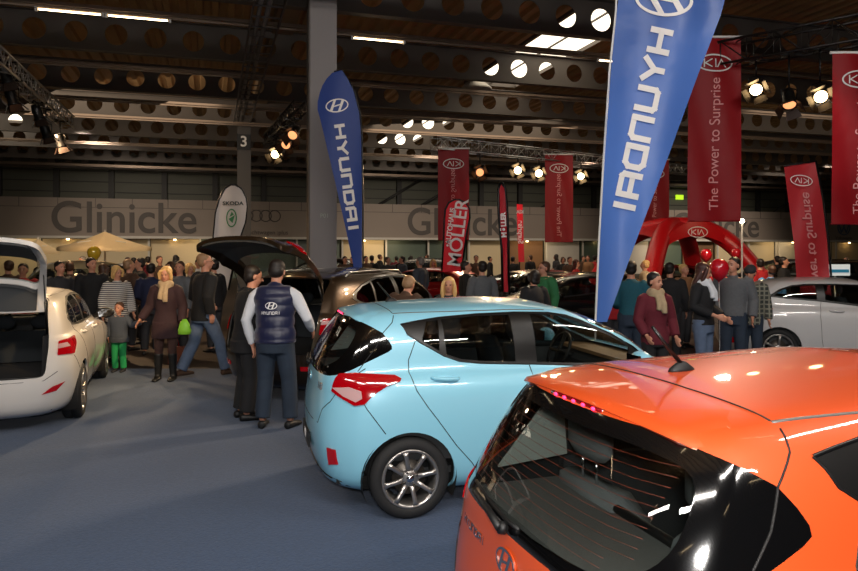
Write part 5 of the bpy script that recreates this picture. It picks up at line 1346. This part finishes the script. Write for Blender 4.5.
PEOPLE = [
 (0, 60, 12.6, 1.74, 60, 'charcoal', HB, 'man in a charcoal jacket just right of the raised white tailgate'), (1, 70, 14.5, 1.70, 200, 'brown', HBr, 'person in a brown jacket behind the roof of the white hatchback'),
 (2, 92, 12.9, 1.80, 20, 'black', HB, 'tall man in a black suit under the yellow balloon'), (4, 117, 12.2, 1.66, 40, 'striped', HBl, 'blond woman in a white striped pullover behind the boy'),
 (3, 104, 14.0, 1.66, 170, 'olive', HBr, 'woman in an olive jacket between the black suit and the striped pullover'), (5, 129, 13.6, 1.76, 150, 'brown', HSh, 'man in a brown jacket right behind the striped pullover'),
 (0, 140, 14.6, 1.78, 300, 'black', HB, 'man in black left of the blond woman with the scarf'), (1, 151, 13.0, 1.70, 190, 'navy', HB, 'person in navy directly left of the woman with the scarf'),
 (2, 180, 12.6, 1.74, 330, 'grey', HBr, 'person in grey between the scarf woman and the walking man'), (4, 190, 14.8, 1.66, 30, 'beige', HBl, 'woman in beige left of the walking man'),
 (5, 214, 13.4, 1.76, 250, 'black', HB, 'man in black just right of the walking man'), (3, 170, 17.0, 1.66, 10, 'maroon', HBr, 'woman in dark red behind the woman with the scarf'),
 (0, 82, 21.5, 1.76, 320, 'dgrey', HG, 'grey haired man in slate grey deep in the left crowd'), (1, 134, 22, 1.72, 180, 'black', HB, 'man in black deep in the left crowd under the large parasol'),
 (2, 160, 20.0, 1.78, 15, 'brown', HBr, 'tall person in brown at the back of the left crowd'), (5, 198, 19.0, 1.70, 45, 'white', HB, 'person in white far behind the walking man'),
 (0, 23, 12.5, 1.70, 20, 'red', HB, 'person in red seen through the raised tailgate window at the left edge'), (2, 8, 13.5, 1.74, 200, 'brown', HBr, 'person in brown seen at the left edge through the tailgate window'),
 (0, 345, 24, 1.74, 30, 'brown', HB, 'person in brown just right of the pillar, far back'), (1, 372, 26, 1.76, 160, 'black', HB, 'person in black right of the slim blue flag'),
 (2, 388, 24, 1.72, 20, 'charcoal', HBr, 'person in charcoal above the roof of the bronze car'), (5, 402, 24.5, 1.74, 300, 'dgrey', HB, 'person in slate grey left of the red drop flag'),
 (0, 420, 17, 1.78, 240, 'dgrey', HG, 'man in a grey cap and jacket above the bronze car roof end'), (3, 433, 22, 1.66, 30, 'beige', HBl, 'woman in beige left of the red drop flag'),
 (5, 466, 14.2, 1.72, 100, 'black', HB, 'person in black beneath the red drop flag'), (1, 482, 12.8, 1.74, 200, 'grey', HB, 'person in grey right of the red drop flag'),
 (4, 534, 11.2, 1.60, 200, 'black', HB, 'dark haired woman in front of the man in green'), (0, 570, 24, 1.72, 20, 'brown', HAub, 'person in brown far behind the man in green'),
 (3, 576, 19.5, 1.68, 80, 'red', HAub, 'woman in red left of the big blue flag'), (2, 588, 28.5, 1.74, 300, 'tan', HBr, 'person in tan beside the big blue flag, far back'),
 (5, 670, 12.2, 1.72, 160, 'black', HB, 'man in a black vest between the maroon hoodie and the white shawl'), (1, 684, 14.0, 1.66, 30, 'tan', HBl, 'person in tan half hidden by the woman with the white shawl'),
 (0, 716, 15, 1.66, 340, 'red', HBr, 'person in red behind the red balloon'), (2, 771, 14.6, 1.62, 150, 'lblue', HBr, 'person in a light blue shirt seen over the white three-door car'),
 (5, 760, 16.5, 1.74, 200, 'red', HB, 'person in red behind the plaid shirt'), (0, 784, 17.3, 1.78, 60, 'black', HB, 'person in black left of the light red beach flag'),
 (4, 612, 12.6, 1.66, 20, 'red', HB, 'person in red right behind the tip of the big blue flag'), (1, 645, 17, 1.7, 250, 'beige', HBl, 'person in beige beneath the left leg of the red arch')]
FAR = [(42, 22, 'black', HB, 'under the small parasol'), (128, 24, 'charcoal', HBr, 'below the right edge of the large parasol'), (148, 23, 'maroon', HB, 'below the end of the left wall lettering'),
 (176, 25, 'black', HB, 'above the head of the blond woman with the scarf'), (206, 24, 'tan', HBr, 'behind the foot of the white flag'), (352, 26.5, 'black', HB, 'beside the foot of the slim blue flag'), (366, 25.5, 'brown', HB, 'just right of the slim blue flag, smaller one'),
 (380, 31, 'black', HBr, 'between the slim flag and the bronze roof rail'), (396, 32, 'maroon', HB, 'above the rear window of the bronze car'), (411, 30, 'black', HB, 'above the middle of the bronze car'), (427, 33, 'dgrey', HBr, 'left of the tall red drop flag'),
 (476, 25, 'brown', HBr, 'between the red drop flag and the narrow red flag'), (490, 31, 'black', HB, 'directly left of the narrow red flag'), (513, 27, 'black', HB, 'right beside the narrow red flag'), (530, 30, 'black', HBr, 'under the faded narrow red flag'),
 (556, 31, 'charcoal', HB, 'under the second mirrored banner'), (563, 28, 'black', HBr, 'right of the man in green'), (583, 32, 'brown', HB, 'at the left edge of the big blue flag'), (595, 29, 'red', HB, 'hugging the left edge of the big blue flag'),
 (777, 22, 'black', HB, 'left of the light red beach flag, farther back'), (846, 27, 'charcoal', HBr, 'at the right edge of the photo')]
for i, (px, Y, c_, h_, w_) in enumerate(FAR): PEOPLE.append((i % 6, px, Y, 1.68+.03*(i % 4), (i*67) % 360, c_, h_, 'far visitor in %s %s' % ({'dgrey': 'slate grey'}.get(c_, c_), w_)))
for a_ in PEOPLE: crowd(*a_)
for o in CR:
    for c in D[o.name]: bpy.data.objects.remove(c)
    bpy.data.objects.remove(o)
# ------------------------------------------------------------------ balloons, parasols, arch tent, lamps on poles
def balloon(px, py, Y, r_, rgb, label, nm):
    c = at(px, py, Y); t = thing('balloon', label, 'balloon', c)
    m = mat(nm, rgb, .2, coat=1)
    MB().lathe([(0, r_*1.1), (r_*.5, r_*.98), (r_*.87, r_*.6), (r_, r_*.1), (r_*.88, -r_*.5), (r_*.5, -r_*.98), (r_*.12, -r_*1.25), (0, -r_*1.27)], 24).build('skin', m, t)
    MB().lathe([(0, -r_*1.24), (r_*.12, -r_*1.38), (0, -r_*1.38)], 10).build('knot', m, t)
    MB().tube([(0, 0, -r_*1.38), (.02, .02, -c.z*.6), (0, 0, .01-c.z)], .003, 5).build('string', m_white, t)
balloon(94, 253, 13.6, .125, (196, 160, 40), 'yellow balloon above the crowd beneath the big parasol', 'balloon_yellow')
balloon(719, 269, 10.1, .14, (190, 20, 34), 'shiny red balloon between the white shawl and the grey denim jacket', 'balloon_red')
balloon(706, 255, 17, .14, (190, 20, 34), 'small red balloon under the red arch, left of the bigger one', 'balloon_red')
balloon(736, 253, 19, .13, (190, 20, 34), 'small dark red balloon under the right side of the arch', 'balloon_red')
def parasol(px, ptop, pedge, hw, Y, label):
    c = at(px, ptop, Y); top = c.z; edge = CH-(pedge-HZ)/F*Y; w_ = hw/F*Y
    t = thing('parasol', label, 'parasol', (c.x, Y, 0), R(17), 'cream parasols'); m = fabric('parasol_cream', (226, 202, 160), .7, .3)
    q = MB(); n = 8
    for k in range(4):
        a0 = k*pi/2; a1 = a0+pi/2
        def f_(u, v, a0=a0, a1=a1):
            p0 = V(cos(a0), sin(a0), 0)*w_*1.15; p1 = V(cos(a1), sin(a1), 0)*w_*1.15; p = p0.lerp(p1, u)*v; return (p.x, p.y, top-(top-edge)*v-.04*sin(v*pi)-.03*v*sin(u*pi))
        q.sheet(f_, 8, 8)
        q.sheet(lambda u, v, f_=f_: (f_(u, 1)[0], f_(u, 1)[1], f_(u, 1)[2]-.12*v), 8, 1)
    q.build('canopy', m, t, fix=False)
    MB().tube([(0, 0, 0), (0, 0, top+.05)], .03).build('pole', mat('parasol_pole', (190, 180, 170), .4, .5), t)
    q = MB()
    for k in range(8): a = k*pi/4; q.tube([(0, 0, top-.25), (w_*.9*cos(a)*.9, w_*.9*sin(a)*.9, edge+.04+.1*(k % 2))], .01, 5)
    q.build('ribs', m_white, t); MB().box((0, 0, .04), (.6, .6, .08)).build('base', m_black, t)
parasol(105, 231.5, 247, 38, 22.5, 'large cream parasol above the left crowd')
parasol(38, 238.5, 250, 17, 24, 'small cream parasol left of the large one')
# red inflatable arch tent
t = thing('inflatable_tent', 'red inflatable arch tent with an oval logo on its front', 'tent', stand(675, 24.5), R(12)); m_inf = mat('inflatable_red', (205, 22, 30), .35)
for (ax, sy) in ((1, 1), (1, -1)):
    pts = []
    for k in range(25):
        u = -1+2*k/24; pts.append(V(2.35*u, sy*2.2*u, 2.78*(1-abs(u)**2.6)*1.0-.0+.02))
    MB().tube(pts, [.30-.06*abs(-1+2*k/24)**0*0 for k in range(25)], 16).build('arch', m_inf, t)
q = MB(); q.sheet(lambda u, v: ((u-.5)*2.9, -1.35+(.0)*v, 0+2.42-1.2*((u-.5)*2*.72)**2*.9+.5*v-.35*v*((u-.5)*2)**2), 16, 4)
q.sheet(lambda u, v: ((u-.5)*2.9, (v-.5)*2.7, 2.95-.45*((u-.5)*2)**2-.25*((v-.5)*2)**2), 12, 12); q.build('canopy', m_inf, t, fix=False)
q = MB(); kia(q, lambda u, v, h: V(u, -1.37-h, 2.55+v), .37, .03, .01); q.build('oval_logo', m_print, t)
# small lamp on a pole and a green exit sign
t = thing('pole_lamp', 'small bright lamp on a thin white pole in front of the right Glinicke lettering', 'lamp', stand(742, 22)); zt = at(0, 221, 22).z
MB().tube([(0, 0, .0), (0, 0, zt-.05)], .03).build('pole', m_white, t); MB().ball((0, 0, zt), .07).build('bulb', mat('bulb', (255, 225, 180), .4, emit=25), t); MB().lathe([(.25, 0), (.25, .04), (0, .05)], 16).build('foot', m_black, t)
t = thing('exit_sign', 'small lit green and yellow sign on the far wall left of the large red banner', 'sign', hall(ray_a(679.5, 51.7), 51.7, 6.6), HA)
MB().box((0, 0, 0), (.75, .1, .4)).build('sign_box', mat('exit_green', (150, 190, 30), .5, emit=1.5), t)
# barrier stand with tape in front of the crowd and a notice board
t = thing('notice_board', 'small blue and white notice board behind the roof of the white three-door car', 'board', stand(836, 16)); zb = at(0, 270, 16).z
MB().box((0, 0, zb), (.62, .04, .26)).build('board', mat('notice_white', (200, 215, 225), .6, emit=.2), t); MB().box((0, -.025, zb-.02), (.56, .01, .07)).build('stripe', mat('notice_blue', (40, 130, 180), .5), t)
MB().tube([(0, .03, 0), (0, .03, zb)], .02).build('pole', m_alu, t); MB().box((0, .03, .02), (.4, .4, .03)).build('foot', m_black, t)
# seating / plinth blocks of a stand behind the boy
t = thing('sales_bag', 'small brown paper bag standing on the floor behind the woman with the scarf', 'bag', stand(177, 11.9))
MB().loft([[V(x*.13*k, y*.07*k, z) for x, y in ((-1, -1), (1, -1), (1, 1), (-1, 1))] for z, k in ((0, 1), (.3, 1.04))], smooth=False).build('bag_body', mat('paper_bag', (110, 56, 36), .8), t)
MB().tube([V(-.06, -.07, .3), V(-.04, -.07, .42), V(.04, -.07, .42), V(.06, -.07, .3)], .006, 6).build('handle', m_red, t)
